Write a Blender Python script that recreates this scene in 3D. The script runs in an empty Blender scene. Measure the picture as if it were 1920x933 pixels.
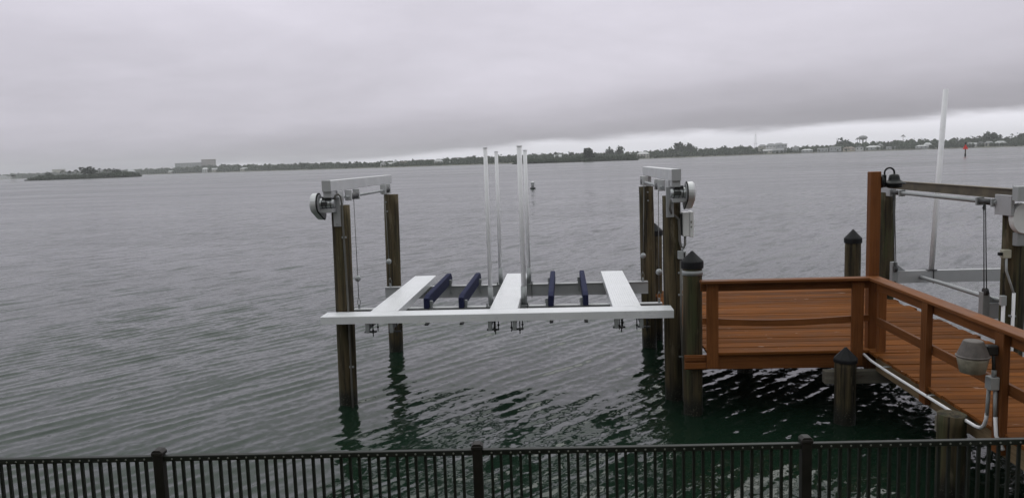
import bpy, bmesh, math, random
import numpy as np
from mathutils import Vector, Matrix
R = math.radians
rnd = random.Random(11)
scn = bpy.context.scene
C = scn.collection

# ------------------------------------------------------------------ camera
cam_d = bpy.data.cameras.new('camera'); cam = bpy.data.objects.new('camera', cam_d); C.objects.link(cam)
CAM_H = 3.7
cam.matrix_world = (Matrix.Translation((0, 0, CAM_H)) @ Matrix.Rotation(R(4.0), 4, 'Z')
                    @ Matrix.Rotation(R(90 - 6.56), 4, 'X') @ Matrix.Rotation(R(-1.94), 4, 'Z'))
cam_d.sensor_fit = 'HORIZONTAL'; cam_d.sensor_width = 36.0; cam_d.lens = 36.0 * 1440 / 1920
cam_d.clip_start = 0.1; cam_d.clip_end = 20000
scn.camera = cam
scn.view_settings.view_transform = 'Standard'; scn.view_settings.look = 'None'
scn.view_settings.exposure = 0.0; scn.view_settings.gamma = 1.0; scn.view_settings.use_curve_mapping = False
scn.render.engine = 'CYCLES'
scn.cycles.use_denoising = True
scn.cycles.max_bounces = 6; scn.cycles.volume_bounces = 1
scn.cycles.sample_clamp_indirect = 4.0

# ------------------------------------------------------------------ node helpers
class NT:
    def __init__(s, tree): s.t = tree; s.n = tree.nodes; s.l = tree.links
    def new(s, typ, **kw):
        n = s.n.new(typ)
        for k, v in kw.items(): setattr(n, k, v)
        return n
    def put(s, sock, v):
        if v is None: return
        if isinstance(v, bpy.types.NodeSocket): s.l.new(v, sock)
        else: sock.default_value = v
    def m(s, op, a, b=None, c=None, clamp=False):
        n = s.new('ShaderNodeMath', operation=op); n.use_clamp = clamp
        for i, v in enumerate((a, b, c)): s.put(n.inputs[i], v)
        return n.outputs[0]
    def mr(s, v, a, b, c=0.0, d=1.0, smooth=True):
        n = s.new('ShaderNodeMapRange'); n.interpolation_type = 'SMOOTHSTEP' if smooth else 'LINEAR'
        for i, x in enumerate((v, a, b, c, d)): s.put(n.inputs[i], x)
        return n.outputs[0]
    def noise(s, vec, scale, detail=4.0, rough=0.55, dist=0.0):
        n = s.new('ShaderNodeTexNoise')
        s.put(n.inputs['Vector'], vec); s.put(n.inputs['Scale'], scale); s.put(n.inputs['Detail'], detail)
        s.put(n.inputs['Roughness'], rough); s.put(n.inputs['Distortion'], dist)
        return n.outputs['Fac']
    def mapping(s, vec, scale=(1, 1, 1), rot=(0, 0, 0), loc=(0, 0, 0)):
        n = s.new('ShaderNodeMapping'); s.put(n.inputs['Vector'], vec)
        n.inputs['Scale'].default_value = scale; n.inputs['Rotation'].default_value = rot; n.inputs['Location'].default_value = loc
        return n.outputs[0]
    def mix(s, f, a, b, blend='MIX'):
        n = s.new('ShaderNodeMix', data_type='RGBA', blend_type=blend)
        s.put(n.inputs[0], f); s.put(n.inputs[6], a if not isinstance(a, tuple) else (*a, 1)[:4]); s.put(n.inputs[7], b if not isinstance(b, tuple) else (*b, 1)[:4])
        return n.outputs[2]
    def bump(s, h, strength, dist, nrm=None):
        n = s.new('ShaderNodeBump'); s.put(n.inputs['Height'], h); s.put(n.inputs['Strength'], strength)
        n.inputs['Distance'].default_value = dist
        if nrm is not None: s.put(n.inputs['Normal'], nrm)
        return n.outputs[0]
    def sep(s, v):
        n = s.new('ShaderNodeSeparateXYZ'); s.put(n.inputs[0], v); return n.outputs
    def comb(s, x, y, z):
        n = s.new('ShaderNodeCombineXYZ')
        for i, v in enumerate((x, y, z)): s.put(n.inputs[i], v)
        return n.outputs[0]

# ------------------------------------------------------------------ world: heavy overcast with a bright slit over the far shore
SUN_EL, SUN_ROT = R(52), R(20)
w = bpy.data.worlds.new('World'); scn.world = w; w.use_nodes = True
N = NT(w.node_tree); N.n.clear()
tc = N.new('ShaderNodeTexCoord').outputs['Generated']
dx, dy, dz = N.sep(tc)
zc = N.m('MAXIMUM', dz, 0.0)
den = N.m('ADD', zc, 0.22)
pl = N.comb(N.m('DIVIDE', dx, den), N.m('DIVIDE', dy, den), 0.0)
big = N.noise(N.mapping(pl, (0.55, 0.8, 1), (0, 0, R(18)), (7.3, 5.1, 0)), 0.75, 4.0, 0.5, 0.6)
mid = N.noise(N.mapping(pl, (0.7, 1.0, 1), (0, 0, R(-12)), (1.7, 6.3, 0)), 1.7, 6.0, 0.55, 0.4)
fin = N.noise(pl, 4.5, 6.0, 0.6, 0.2)
edge_n = N.noise(N.comb(N.m('MULTIPLY', dx, 5.0), N.m('MULTIPLY', dy, 5.0), N.m('MULTIPLY', dz, 26.0)), 1.0, 5.0, 0.55, 0.3)
e0 = N.m('ADD', N.m('MULTIPLY_ADD', dx, 0.036, 0.019), N.m('MULTIPLY', N.m('SUBTRACT', edge_n, 0.5), 0.036))
lum = N.m('ADD', N.mr(big, 0.25, 0.75, 0.61, 0.75), N.m('MULTIPLY', N.m('SUBTRACT', mid, 0.5), 0.23))
lum = N.m('ADD', lum, N.m('MULTIPLY', N.m('SUBTRACT', fin, 0.5), 0.09))
bandd = N.m('MULTIPLY', N.mr(N.m('SUBTRACT', dz, e0), -0.004, N.mr(mid, 0.3, 0.7, 0.06, 0.10), 0.64, 1.0), N.mr(dz, 0.0, 0.22, 0.84, 1.0))
lum = N.m('MULTIPLY', lum, bandd)
lum = N.m('MULTIPLY', N.m('MULTIPLY', lum, N.mr(dx, -0.1, 0.6, 1.03, 0.88)), N.mr(dz, 0.15, 0.95, 1.0, 1.85, False))
gap = N.mr(N.m('SUBTRACT', dz, e0), -0.007, 0.007, 0.0, 1.0)
cloud = N.mix(N.mr(dz, 0.24, 0.5), (1.0, 0.963, 1.08), (0.955, 1.0, 0.985))
vm = N.new('ShaderNodeVectorMath', operation='SCALE'); N.put(vm.inputs[0], cloud); N.put(vm.inputs['Scale'], lum)
slit = N.mix(N.mr(dz, 0.0, 0.04), (0.88, 0.87, 0.94), (0.95, 0.94, 1.02))
col = N.mix(gap, slit, vm.outputs[0])
sky = N.new('ShaderNodeTexSky', sky_type='NISHITA'); sky.sun_disc = False
sky.sun_elevation = SUN_EL; sky.sun_rotation = SUN_ROT; sky.air_density = 1.0; sky.dust_density = 4.0
bg1 = N.new('ShaderNodeBackground'); N.put(bg1.inputs[0], col); bg1.inputs[1].default_value = 1.02
bg2 = N.new('ShaderNodeBackground'); N.put(bg2.inputs[0], sky.outputs[0]); bg2.inputs[1].default_value = 0.05
mx = N.new('ShaderNodeMixShader'); mx.inputs[0].default_value = 0.05
N.l.new(bg1.outputs[0], mx.inputs[1]); N.l.new(bg2.outputs[0], mx.inputs[2])
out = N.new('ShaderNodeOutputWorld'); N.l.new(mx.outputs[0], out.inputs[0])

sun_d = bpy.data.lights.new('sun', 'SUN'); sun_d.energy = 0.7; sun_d.angle = R(50); sun_d.color = (1.0, 0.98, 0.95)
sun = bpy.data.objects.new('sun', sun_d); C.objects.link(sun)
sdir = Vector((math.sin(SUN_ROT) * math.cos(SUN_EL), math.cos(SUN_ROT) * math.cos(SUN_EL), math.sin(SUN_EL)))
sun.rotation_euler = (-sdir).to_track_quat('-Z', 'Y').to_euler(); sun.location = (0, 0, 40)

# ------------------------------------------------------------------ materials
def mat(name, fn, **kw):
    m = bpy.data.materials.new(name); m.use_nodes = True
    T = NT(m.node_tree); b = T.n['Principled BSDF']
    fn(T, b, **kw); return m
def simple(T, b, col=(.5, .5, .5), rough=0.5, metal=0.0, var=0.12, scale=6.0, bump=0.0, bscale=40.0, spec=0.5):
    p = T.new('ShaderNodeTexCoord').outputs['Object']
    n = T.noise(p, scale, 5.0, 0.6)
    f = T.mr(n, 0.25, 0.75, 1 - var, 1 + var)
    v = T.new('ShaderNodeVectorMath', operation='SCALE'); v.inputs[0].default_value = col; T.put(v.inputs['Scale'], f)
    T.put(b.inputs['Base Color'], v.outputs[0]); b.inputs['Metallic'].default_value = metal
    T.put(b.inputs['Roughness'], T.mr(n, 0.2, 0.8, max(rough - .08, .02), rough + .08)); b.inputs['Specular IOR Level'].default_value = spec
    if bump: T.put(b.inputs['Normal'], T.bump(T.noise(p, bscale, 4.0), bump, 0.004))
def wood(T, b, c1=(.2, .07, .03), c2=(.3, .11, .05), axis=0, rough=0.5, fleck=0.0, objvar=0.25, bump=0.35, spec=.14):
    p = T.new('ShaderNodeTexCoord').outputs['Object']
    oi = T.new('ShaderNodeObjectInfo'); rv = oi.outputs['Random']
    off = T.comb(T.m('MULTIPLY', rv, 31.0), T.m('MULTIPLY', rv, 17.0), T.m('MULTIPLY', rv, 7.0))
    ad = T.new('ShaderNodeVectorMath', operation='ADD'); T.put(ad.inputs[0], p); T.put(ad.inputs[1], off)
    sc = [38, 38, 38]; sc[axis] = 1.6
    g = T.noise(T.mapping(ad.outputs[0], tuple(sc)), 1.0, 5.0, 0.6, 0.7)
    blot = T.noise(ad.outputs[0], 1.7, 4.0, 0.6)
    f = T.m('ADD', T.mr(g, 0.3, 0.72, 0, 0.6), T.mr(blot, 0.3, 0.7, 0, 0.4))
    c = T.mix(f, c1, c2)
    br = T.mr(rv, 0, 1, 1 - objvar, 1 + objvar, smooth=False)
    v = T.new('ShaderNodeVectorMath', operation='SCALE'); T.put(v.inputs[0], c); T.put(v.inputs['Scale'], br)
    c = v.outputs[0]
    s2 = [26, 26, 26]; s2[axis] = 5.0
    if fleck:
        k = T.noise(T.mapping(ad.outputs[0], tuple(s2), loc=(3, 8, 1)), 1.0, 3.0, 0.5)
        k2 = T.noise(ad.outputs[0], 1.1, 2.0)
        c = T.mix(T.m('MULTIPLY', T.mr(k, 0.70, 0.76), T.mr(k2, 0.45, 0.62)), c, (.55, .42, .36))
    dk = T.noise(T.mapping(ad.outputs[0], tuple(s2), loc=(9, 2, 5)), 0.7, 4.0, 0.6)
    c = T.mix(T.mr(dk, 0.60, 0.78, 0, 0.6), c, (.045, .022, .014))
    T.put(b.inputs['Base Color'], c); T.put(b.inputs['Roughness'], T.mr(blot, .3, .7, rough - .1, rough + .12))
    T.put(b.inputs['Normal'], T.bump(g, bump, 0.006)); b.inputs['Specular IOR Level'].default_value = spec
def pilewood(T, b, green=0.5, base=1.0):
    p = T.new('ShaderNodeTexCoord').outputs['Object']
    geo = T.new('ShaderNodeNewGeometry'); z = T.sep(geo.outputs['Position'])[2]
    rv = T.new('ShaderNodeObjectInfo').outputs['Random']
    off = T.comb(T.m('MULTIPLY', rv, 13.0), T.m('MULTIPLY', rv, 29.0), T.m('MULTIPLY', rv, 5.0))
    ad = T.new('ShaderNodeVectorMath', operation='ADD'); T.put(ad.inputs[0], p); T.put(ad.inputs[1], off)
    q = ad.outputs[0]
    g = T.noise(T.mapping(q, (26, 26, 1.2)), 1.0, 5.0, 0.65, 0.5)
    blot = T.noise(T.mapping(q, (6, 6, 0.9)), 1.0, 4.0, 0.6)
    c = T.mix(T.mr(g, 0.25, 0.8), (.044 * base, .034 * base, .019 * base), (.122 * base, .090 * base, .048 * base))
    c = T.mix(T.mr(blot, 0.42, 0.72, 0, green), c, (.045, .055, .022))
    st = T.noise(T.mapping(q, (11, 11, 0.7), loc=(2, 7, 3)), 1.0, 4.0, 0.6)
    c = T.mix(T.mr(st, 0.47, 0.66, 0, 0.85), c, (.017, .014, .010))
    ck = T.noise(T.mapping(q, (34, 34, 0.55), loc=(5, 1, 9)), 1.0, 3.0, 0.5, 0.2)
    crack = T.mr(ck, 0.60, 0.64)
    c = T.mix(T.m('MULTIPLY', crack, .85), c, (.010, .008, .006))
    wh = T.noise(T.mapping(q, (8, 8, 1.6), loc=(8, 3, 2)), 1.0, 5.0, 0.65)
    c = T.mix(T.mr(wh, 0.56, 0.68, 0, .55), c, (.17, .145, .10))
    # tide mark: black wet algae band just above the water with a ragged edge, barnacle speckle under it
    rag = T.m('ADD', z, T.m('MULTIPLY', T.m('SUBTRACT', T.noise(T.mapping(q, (9, 9, 2)), 1.0, 4.0), 0.5), 0.35))
    c = T.mix(T.mr(rag, 0.10, 0.34, 0.95, 0.0), c, (.012, .013, .010))
    barn = T.noise(q, 42.0, 3.0)
    c = T.mix(T.m('MULTIPLY', T.mr(barn, 0.58, 0.66), T.mr(rag, 0.30, 0.05, 0.0, 0.55)), c, (.17, .16, .13))
    T.put(b.inputs['Base Color'], c); T.put(b.inputs['Roughness'], T.mr(rag, 0.0, 0.4, 0.45, 0.8))
    b.inputs['Specular IOR Level'].default_value = .25
    T.put(b.inputs['Normal'], T.bump(T.m('SUBTRACT', g, T.m('MULTIPLY', crack, .6)), 0.8, 0.016))
def alu(T, b, col=(.58, .58, .60), rough=0.38, metal=0.30):
    p = T.new('ShaderNodeTexCoord').outputs['Object']
    n = T.noise(p, 2.2, 5.0, 0.65); n2 = T.noise(T.mapping(p, (3, 60, 60)), 1.0, 3.0)
    spots = T.noise(p, 16.0, 4.0, 0.6)
    c = T.mix(T.mr(n, .3, .7, 0.0, 0.55), col, tuple(x * .82 for x in col))
    c = T.mix(T.mr(spots, 0.60, 0.76, 0, 0.42), c, tuple(x * .5 for x in col))
    T.put(b.inputs['Base Color'], c); b.inputs['Metallic'].default_value = metal
    T.put(b.inputs['Roughness'], T.m('ADD', T.mr(n, .25, .75, rough - .1, rough + .1), T.mr(n2, .3, .7, 0, .08)))
M = {}
M['deck'] = mat('stained_deck_wood', wood, c1=(.092, .033, .0085), c2=(.192, .068, .019), axis=0, spec=.04, rough=.72, fleck=1.0, objvar=.26)
M['railx'] = mat('stained_rail_wood_x', wood, c1=(.105, .037, .011), c2=(.21, .076, .024), axis=0, rough=.55, objvar=.12)
M['raily'] = mat('stained_rail_wood_y', wood, c1=(.105, .037, .011), c2=(.21, .076, .024), axis=1, rough=.55, objvar=.12)
M['railz'] = mat('stained_rail_wood_z', wood, c1=(.105, .037, .011), c2=(.21, .076, .024), axis=2, rough=.55, objvar=.12)
M['greybeam'] = mat('weathered_grey_timber', wood, c1=(.10, .09, .075), c2=(.22, .20, .17), axis=0, rough=.75, objvar=.1)
M['joist'] = mat('weathered_joist', wood, c1=(.12, .085, .05), c2=(.24, .17, .10), axis=1, rough=.75, objvar=.1)
M['pile'] = mat('pile_timber', pilewood, green=.35)
M['pile_green'] = mat('pile_timber_mossy', pilewood, green=.85, base=.8)
M['alu'] = mat('mill_aluminium', alu)
M['alu_dark'] = mat('dull_aluminium', alu, col=(.42, .42, .44), rough=.5)
M['galv'] = mat('galvanised_steel', alu, col=(.32, .33, .34), rough=.5, metal=.45)
M['steel_dark'] = mat('dark_steel', simple, col=(.045, .045, .047), rough=.5, metal=.5)
M['wire'] = mat('wire_rope', simple, col=(.16, .16, .16), rough=.5, metal=.7, scale=60)
M['motor'] = mat('motor_casing', alu, col=(.40, .41, .42), rough=.3, metal=.8)
M['white'] = mat('white_powder_coat', simple, col=(.66, .66, .67), rough=.35, var=.05)
M['pvc'] = mat('white_pvc', simple, col=(.68, .67, .70), rough=.3, var=.05, scale=3)
M['conduit_dark'] = mat('aged_conduit', simple, col=(.105, .100, .092), rough=.55, var=.2)
M['pvc_grey'] = mat('grey_conduit', simple, col=(.30, .31, .32), rough=.45, var=.08)
M['box_grey'] = mat('grey_box', simple, col=(.34, .35, .36), rough=.4, var=.06)
M['navy'] = mat('navy_carpet', simple, col=(.016, .019, .055), rough=.9, var=.25, scale=20, bump=.8, bscale=220, spec=.2)
M['black'] = mat('black_plastic', simple, col=(.010, .010, .012), rough=.6, var=.2, spec=.2)
M['lampblack'] = mat('black_enamel', simple, col=(.006, .007, .008), rough=.4, var=.2, spec=.25)
M['fence'] = mat('bronze_black_powder_coat', simple, col=(.018, .020, .018), rough=.5, var=.25, scale=9, spec=.25)
M['fence_post'] = mat('bronze_post_powder_coat', simple, col=(.018, .015, .014), rough=.55, var=.3, scale=12, spec=.25)
M['screw'] = mat('screw_head', simple, col=(.30, .30, .29), rough=.4, metal=.5)
M['fixture'] = mat('weathered_lamp_metal', simple, col=(.105, .09, .085), rough=.7, var=.3, scale=14)
M['lens'] = mat('dirty_acrylic_lens', simple, col=(.30, .27, .215), rough=.4, var=.3, scale=10)
M['rustbeam'] = mat('stained_galvanised_beam', simple, col=(.105, .085, .058), rough=.6, metal=.2, var=.55, scale=2.5)
M['red'] = mat('red_daymark', simple, col=(.75, .03, .02), rough=.4, var=.05)
M['concrete'] = mat('seawall_concrete', simple, col=(.30, .29, .27), rough=.85, var=.2, bump=.5)
M['beige'] = mat('beige_box', simple, col=(.38, .36, .29), rough=.5, var=.08)
M['lawn'] = mat('lawn_soil', simple, col=(.06, .08, .03), rough=.95, var=.4, scale=3, bump=1.0, bscale=30)

# ------------------------------------------------------------------ mesh helpers (coordinates are given in the world, stored relative to the parent)
class MB:
    def __init__(s): s.v = []; s.f = []; s.sm = []
    def add(s, vs, fs, smooth=False):
        o = len(s.v); s.v += [tuple(v) for v in vs]
        for q in fs: s.f.append(tuple(o + i for i in q)); s.sm.append(smooth)
        return s
    def box(s, x0, x1, y0, y1, z0, z1, bev=0.0, rot=None):
        if bev <= 0:
            vs = [(x, y, z) for x in (x0, x1) for y in (y0, y1) for z in (z0, z1)]
            fs = [(0, 1, 3, 2), (4, 6, 7, 5), (0, 4, 5, 1), (2, 3, 7, 6), (0, 2, 6, 4), (1, 5, 7, 3)]
        else:
            bm = bmesh.new(); bmesh.ops.create_cube(bm, size=1)
            for v in bm.verts: v.co = (x0 + (v.co.x + .5) * (x1 - x0), y0 + (v.co.y + .5) * (y1 - y0), z0 + (v.co.z + .5) * (z1 - z0))
            bmesh.ops.bevel(bm, geom=bm.edges[:], offset=bev, segments=1, affect='EDGES', profile=.5)
            bm.verts.index_update()
            vs = [tuple(v.co) for v in bm.verts]; fs = [tuple(v.index for v in f.verts) for f in bm.faces]; bm.free()
        if rot is not None:
            c = Vector(((x0 + x1) / 2, (y0 + y1) / 2, (z0 + z1) / 2))
            vs = [tuple(rot @ (Vector(v) - c) + c) for v in vs]
        return s.add(vs, fs)
    def prism(s, prof, axis, a, b):
        """profile: 2D outline; axis 0: (y,z) along x, 1: (x,z) along y, 2: (x,y) along z"""
        def pt(p, t):
            return (t, p[0], p[1]) if axis == 0 else ((p[0], t, p[1]) if axis == 1 else (p[0], p[1], t))
        n = len(prof)
        vs = [pt(p, a) for p in prof] + [pt(p, b) for p in prof]
        fs = [(i, (i + 1) % n, n + (i + 1) % n, n + i) for i in range(n)] + [tuple(range(n))[::-1], tuple(range(n, 2 * n))]
        return s.add(vs, fs)
    def tube(s, pts, r, n=10, cap=True, radii=None):
        pts = [Vector(p) for p in pts]; vs = []; fs = []
        prev = None
        for i, p in enumerate(pts):
            t = (pts[min(i + 1, len(pts) - 1)] - pts[max(i - 1, 0)]).normalized()
            if prev is None:
                u = t.orthogonal().normalized()
            else:
                u = (prev - t * prev.dot(t)).normalized()
            prev = u; vv = t.cross(u); rr = radii[i] if radii else r
            for k in range(n):
                a = 2 * math.pi * k / n; vs.append(p + u * (math.cos(a) * rr) + vv * (math.sin(a) * rr))
        for i in range(len(pts) - 1):
            for k in range(n):
                fs.append((i * n + k, i * n + (k + 1) % n, (i + 1) * n + (k + 1) % n, (i + 1) * n + k))
        s.add(vs, fs, True)
        if cap:
            o = len(s.v) - len(vs)
            s.f.append(tuple(o + k for k in range(n))[::-1]); s.sm.append(False)
            s.f.append(tuple(o + (len(pts) - 1) * n + k for k in range(n))); s.sm.append(False)
        return s
    def lathe(s, prof, c, n=20, smooth=True, phase=0.0):
        """prof: (radius, z) pairs about the vertical through c"""
        vs = []; fs = []
        for r, z in prof:
            for k in range(n):
                a = 2 * math.pi * k / n + phase; vs.append((c[0] + r * math.cos(a), c[1] + r * math.sin(a), c[2] + z))
        m = len(prof)
        for i in range(m - 1):
            for k in range(n): fs.append((i * n + k, i * n + (k + 1) % n, (i + 1) * n + (k + 1) % n, (i + 1) * n + k))
        s.add(vs, fs, smooth)
        o = len(s.v) - len(vs)
        s.f.append(tuple(o + k for k in range(n))[::-1]); s.sm.append(False)
        s.f.append(tuple(o + (m - 1) * n + k for k in range(n))); s.sm.append(False)
        return s
    def sphere(s, c, r, n=12, m=8):
        return s.lathe([(max(r * math.sin(math.pi * i / m), 1e-4), -r * math.cos(math.pi * i / m)) for i in range(m + 1)], c, n)
    def mesh(s, name, org=(0, 0, 0)):
        me = bpy.data.meshes.new(name)
        me.from_pydata([(v[0] - org[0], v[1] - org[1], v[2] - org[2]) for v in s.v], [], s.f)
        me.polygons.foreach_set('use_smooth', s.sm)
        bm = bmesh.new(); bm.from_mesh(me); bmesh.ops.recalc_face_normals(bm, faces=bm.faces[:]); bm.to_mesh(me); bm.free()
        me.update(); return me
    def build(s, name, m, parent=None, org=None):
        """org: world position of the object's own origin (its base)"""
        if org is None:
            a = np.array(s.v); lo, hi = a.min(0), a.max(0); org = ((lo[0] + hi[0]) / 2, (lo[1] + hi[1]) / 2, lo[2])
        me = s.mesh(name, org); me.materials.append(m if not isinstance(m, str) else M[m])
        o = bpy.data.objects.new(name, me); C.objects.link(o)
        po = Vector(WORLD.get(parent.name, (0, 0, 0))) if parent else Vector((0, 0, 0))
        o.location = Vector(org) - po; WORLD[o.name] = tuple(org)
        if parent: o.parent = parent
        return o
WORLD = {}
def empty(name, loc, label, cat, group=None):
    o = bpy.data.objects.new(name, None); C.objects.link(o); o.location = loc; o.empty_display_size = .2
    WORLD[o.name] = tuple(loc); return tag(o, label, cat, group)
def tag(o, label=None, cat=None, group=None, kind=None):
    if label: o['label'] = label
    if cat: o['category'] = cat
    if group: o['group'] = group
    if kind: o['kind'] = kind
    return o
def inst(src_mesh, name, loc, parent=None, rot=None):
    o = bpy.data.objects.new(name, src_mesh); C.objects.link(o)
    po = Vector(WORLD.get(parent.name, (0, 0, 0))) if parent else Vector((0, 0, 0))
    o.location = Vector(loc) - po; WORLD[o.name] = tuple(loc)
    if rot: o.rotation_euler = rot
    if parent: o.parent = parent
    return o
def arc(c, r, a0, a1, n, plane='xz'):
    res = []
    for i in range(n + 1):
        a = R(a0 + (a1 - a0) * i / n); p, q = r * math.cos(a), r * math.sin(a)
        res.append((c[0] + p, c[1], c[2] + q) if plane == 'xz' else ((c[0], c[1] + p, c[2] + q) if plane == 'yz' else (c[0] + p, c[1] + q, c[2])))
    return res

HAZE = 0.00019
# ================================================================== WATER
def axis_lines(lo, hi, d, far_lo, far_hi, g):
    a = list(np.arange(lo, hi, d)); x = a[-1]; s = d
    while x < far_hi: s *= g; x += s; a.append(x)
    x = lo; s = d; b = []
    while x > far_lo: s *= g; x -= s; b.append(x)
    return np.array(b[::-1] + a)
def make_water():
    xs = axis_lines(-12.0, 8.0, 0.045, -3500, 3500, 1.035)
    ys = axis_lines(6.0, 18.5, 0.042, 5.0, 3600, 1.016)
    ys[0] = 4.6
    X, Y = np.meshgrid(xs, ys)
    dxs = np.gradient(xs)[None, :]; dys = np.gradient(ys)[:, None]
    rs = np.random.RandomState(5)
    Z = np.zeros_like(X); DX = np.zeros_like(X); DY = np.zeros_like(X); lost = np.zeros_like(X); tot = 0.0
    comps = []
    for i in range(30): comps.append((rs.uniform(0.19, 0.40), rs.normal(-38, 8), 0.031))
    for i in range(8): comps.append((rs.uniform(0.7, 1.6), rs.normal(-42, 16), 0.0045))
    for i in range(30): comps.append((rs.uniform(0.125, 0.20), rs.normal(-36, 38), 0.019))
    for i in range(18): comps.append((rs.uniform(0.15, 0.36), rs.uniform(-180, 180), 0.011))
    for lam, ang, slope in comps:
        k = 2 * math.pi / lam; a = R(ang); kx, ky = k * math.cos(a), k * math.sin(a)
        A = slope / k * rs.uniform(.6, 1.3); ph = rs.uniform(0, 6.28)
        res = np.maximum(abs(kx) * dxs, abs(ky) * dys)          # radians of phase per grid step
        wgt = np.clip((1.5 - res) / 0.8, 0, 1)
        th = kx * X + ky * Y + ph
        Z += A * wgt * np.cos(th); DX -= 1.1 * A * wgt * math.cos(a) * np.sin(th); DY -= 1.1 * A * wgt * math.sin(a) * np.sin(th)
        lost += slope ** 2 * (1 - wgt); tot += slope ** 2
    # gusts: patches where the chop is a little higher or lower
    g = 1 + 0.22 * np.sin(0.31 * X + 0.17 * Y + 1) * np.sin(0.13 * X - 0.29 * Y + 2)
    Z *= g
    lost = np.sqrt(lost / tot)
    nx, ny = len(xs), len(ys)
    co = np.stack([X + DX, Y + DY, Z], -1).reshape(-1, 3).astype(np.float32)
    idx = np.arange(nx * ny).reshape(ny, nx)
    q = np.stack([idx[:-1, :-1], idx[:-1, 1:], idx[1:, 1:], idx[1:, :-1]], -1).reshape(-1, 4)
    me = bpy.data.meshes.new('water')
    me.vertices.add(len(co)); me.vertices.foreach_set('co', co.ravel())
    me.loops.add(q.size); me.loops.foreach_set('vertex_index', q.ravel().astype(np.int32))
    me.polygons.add(len(q)); me.polygons.foreach_set('loop_start', np.arange(0, q.size, 4, dtype=np.int32))
    me.polygons.foreach_set('use_smooth', np.ones(len(q), bool))
    at = me.attributes.new('unresolved', 'FLOAT', 'POINT'); at.data.foreach_set('value', lost.ravel().astype(np.float32))
    me.update(calc_edges=True)
    def wm(T, b):
        pos = T.new('ShaderNodeNewGeometry').outputs['Position']
        un = T.new('ShaderNodeAttribute', attribute_name='unresolved').outputs['Fac']
        rot = T.mapping(pos, (1, 1, 1), (0, 0, R(38)))         # x across the crests, y along them
        def nc(vec, detail, dist):
            n = T.new('ShaderNodeTexNoise'); T.put(n.inputs['Vector'], vec); n.inputs['Scale'].default_value = 1.0
            n.inputs['Detail'].default_value = detail; n.inputs['Roughness'].default_value = .55; n.inputs['Distortion'].default_value = dist
            return T.sep(n.outputs['Color'])
        c1 = nc(T.mapping(rot, (2.6, 0.55, 1)), 3.0, .35); c2 = nc(T.mapping(rot, (0.5, 0.13, 1)), 3.0, .3); c3 = nc(T.mapping(rot, (13.0, 8.0, 1)), 2.5, .5)
        g1 = T.noise(T.mapping(pos, (0.004, 0.016, 1)), 1.0, 5.0, 0.62); g2 = T.noise(T.mapping(pos, (0.05, 0.16, 1), (0, 0, R(12))), 1.0, 4.0, 0.6)
        gst = T.m('MULTIPLY', T.mr(g1, 0.3, 0.7, 0.7, 1.25), T.mr(g2, 0.3, 0.7, 0.75, 1.2))
        su = T.m('MULTIPLY', un, gst)
        px_, py_, pz_ = T.sep(pos); rad = T.m('SQRT', T.m('ADD', T.m('MULTIPLY', px_, px_), T.m('MULTIPLY', py_, py_)))
        nearf = T.mr(rad, 40.0, 260.0, 1.0, 0.12)               # waves finer than the facets turn into gloss further out
        def sl(k):
            v = T.m('MULTIPLY', T.m('SUBTRACT', c1[k], .5), T.m('MULTIPLY', su, T.m('MULTIPLY', nearf, .95 if k == 0 else .45)))
            v = T.m('ADD', v, T.m('MULTIPLY', T.m('SUBTRACT', c2[k], .5), T.m('MULTIPLY', su, T.m('MULTIPLY', nearf, .30 if k == 0 else .15))))
            return T.m('ADD', v, T.m('MULTIPLY', T.m('SUBTRACT', c3[k], .5), T.m('MULTIPLY', T.m('MULTIPLY', gst, nearf), .38)))
        sa_, sb_ = sl(0), sl(1)                                # slopes across and along the crests
        ca_, sn_ = math.cos(R(-38)), math.sin(R(-38))
        nx_ = T.m('ADD', T.m('MULTIPLY', sa_, ca_), T.m('MULTIPLY', sb_, -sn_)); ny_ = T.m('ADD', T.m('MULTIPLY', sa_, sn_), T.m('MULTIPLY', sb_, ca_))
        gn = T.new('ShaderNodeNewGeometry').outputs['Normal']
        ad = T.new('ShaderNodeVectorMath', operation='ADD'); T.put(ad.inputs[0], gn); T.put(ad.inputs[1], T.comb(nx_, ny_, 0.0))
        nm = T.new('ShaderNodeVectorMath', operation='NORMALIZE'); T.put(nm.inputs[0], ad.outputs[0])
        T.put(b.inputs['Normal'], nm.outputs[0])
        b.inputs['Base Color'].default_value = (.0068, .0175, .0105, 1)
        T.put(b.inputs['Roughness'], T.m('MULTIPLY_ADD', T.m('MULTIPLY', un, gst), T.mr(rad, 20.0, 200.0, 0.08, 0.19), 0.045)); b.inputs['IOR'].default_value = 1.333
    m = mat('bay_water', wm); me.materials.append(m)
    o = bpy.data.objects.new('water', me); C.objects.link(o); tag(o, kind='structure')
make_water()

# the lawn behind the seawall that carries the fence (below the frame), and the seawall cap
g = MB().box(-40, 40, -30, 4.9, -1.2, .72).build('ground', 'lawn'); tag(g, kind='structure')
sw = MB().box(-40, 40, 4.905, 5.35, -1.2, .80, .02).build('seawall', 'concrete')
tag(sw, 'pale concrete seawall cap below the dark metal fence', 'seawall')

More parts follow.
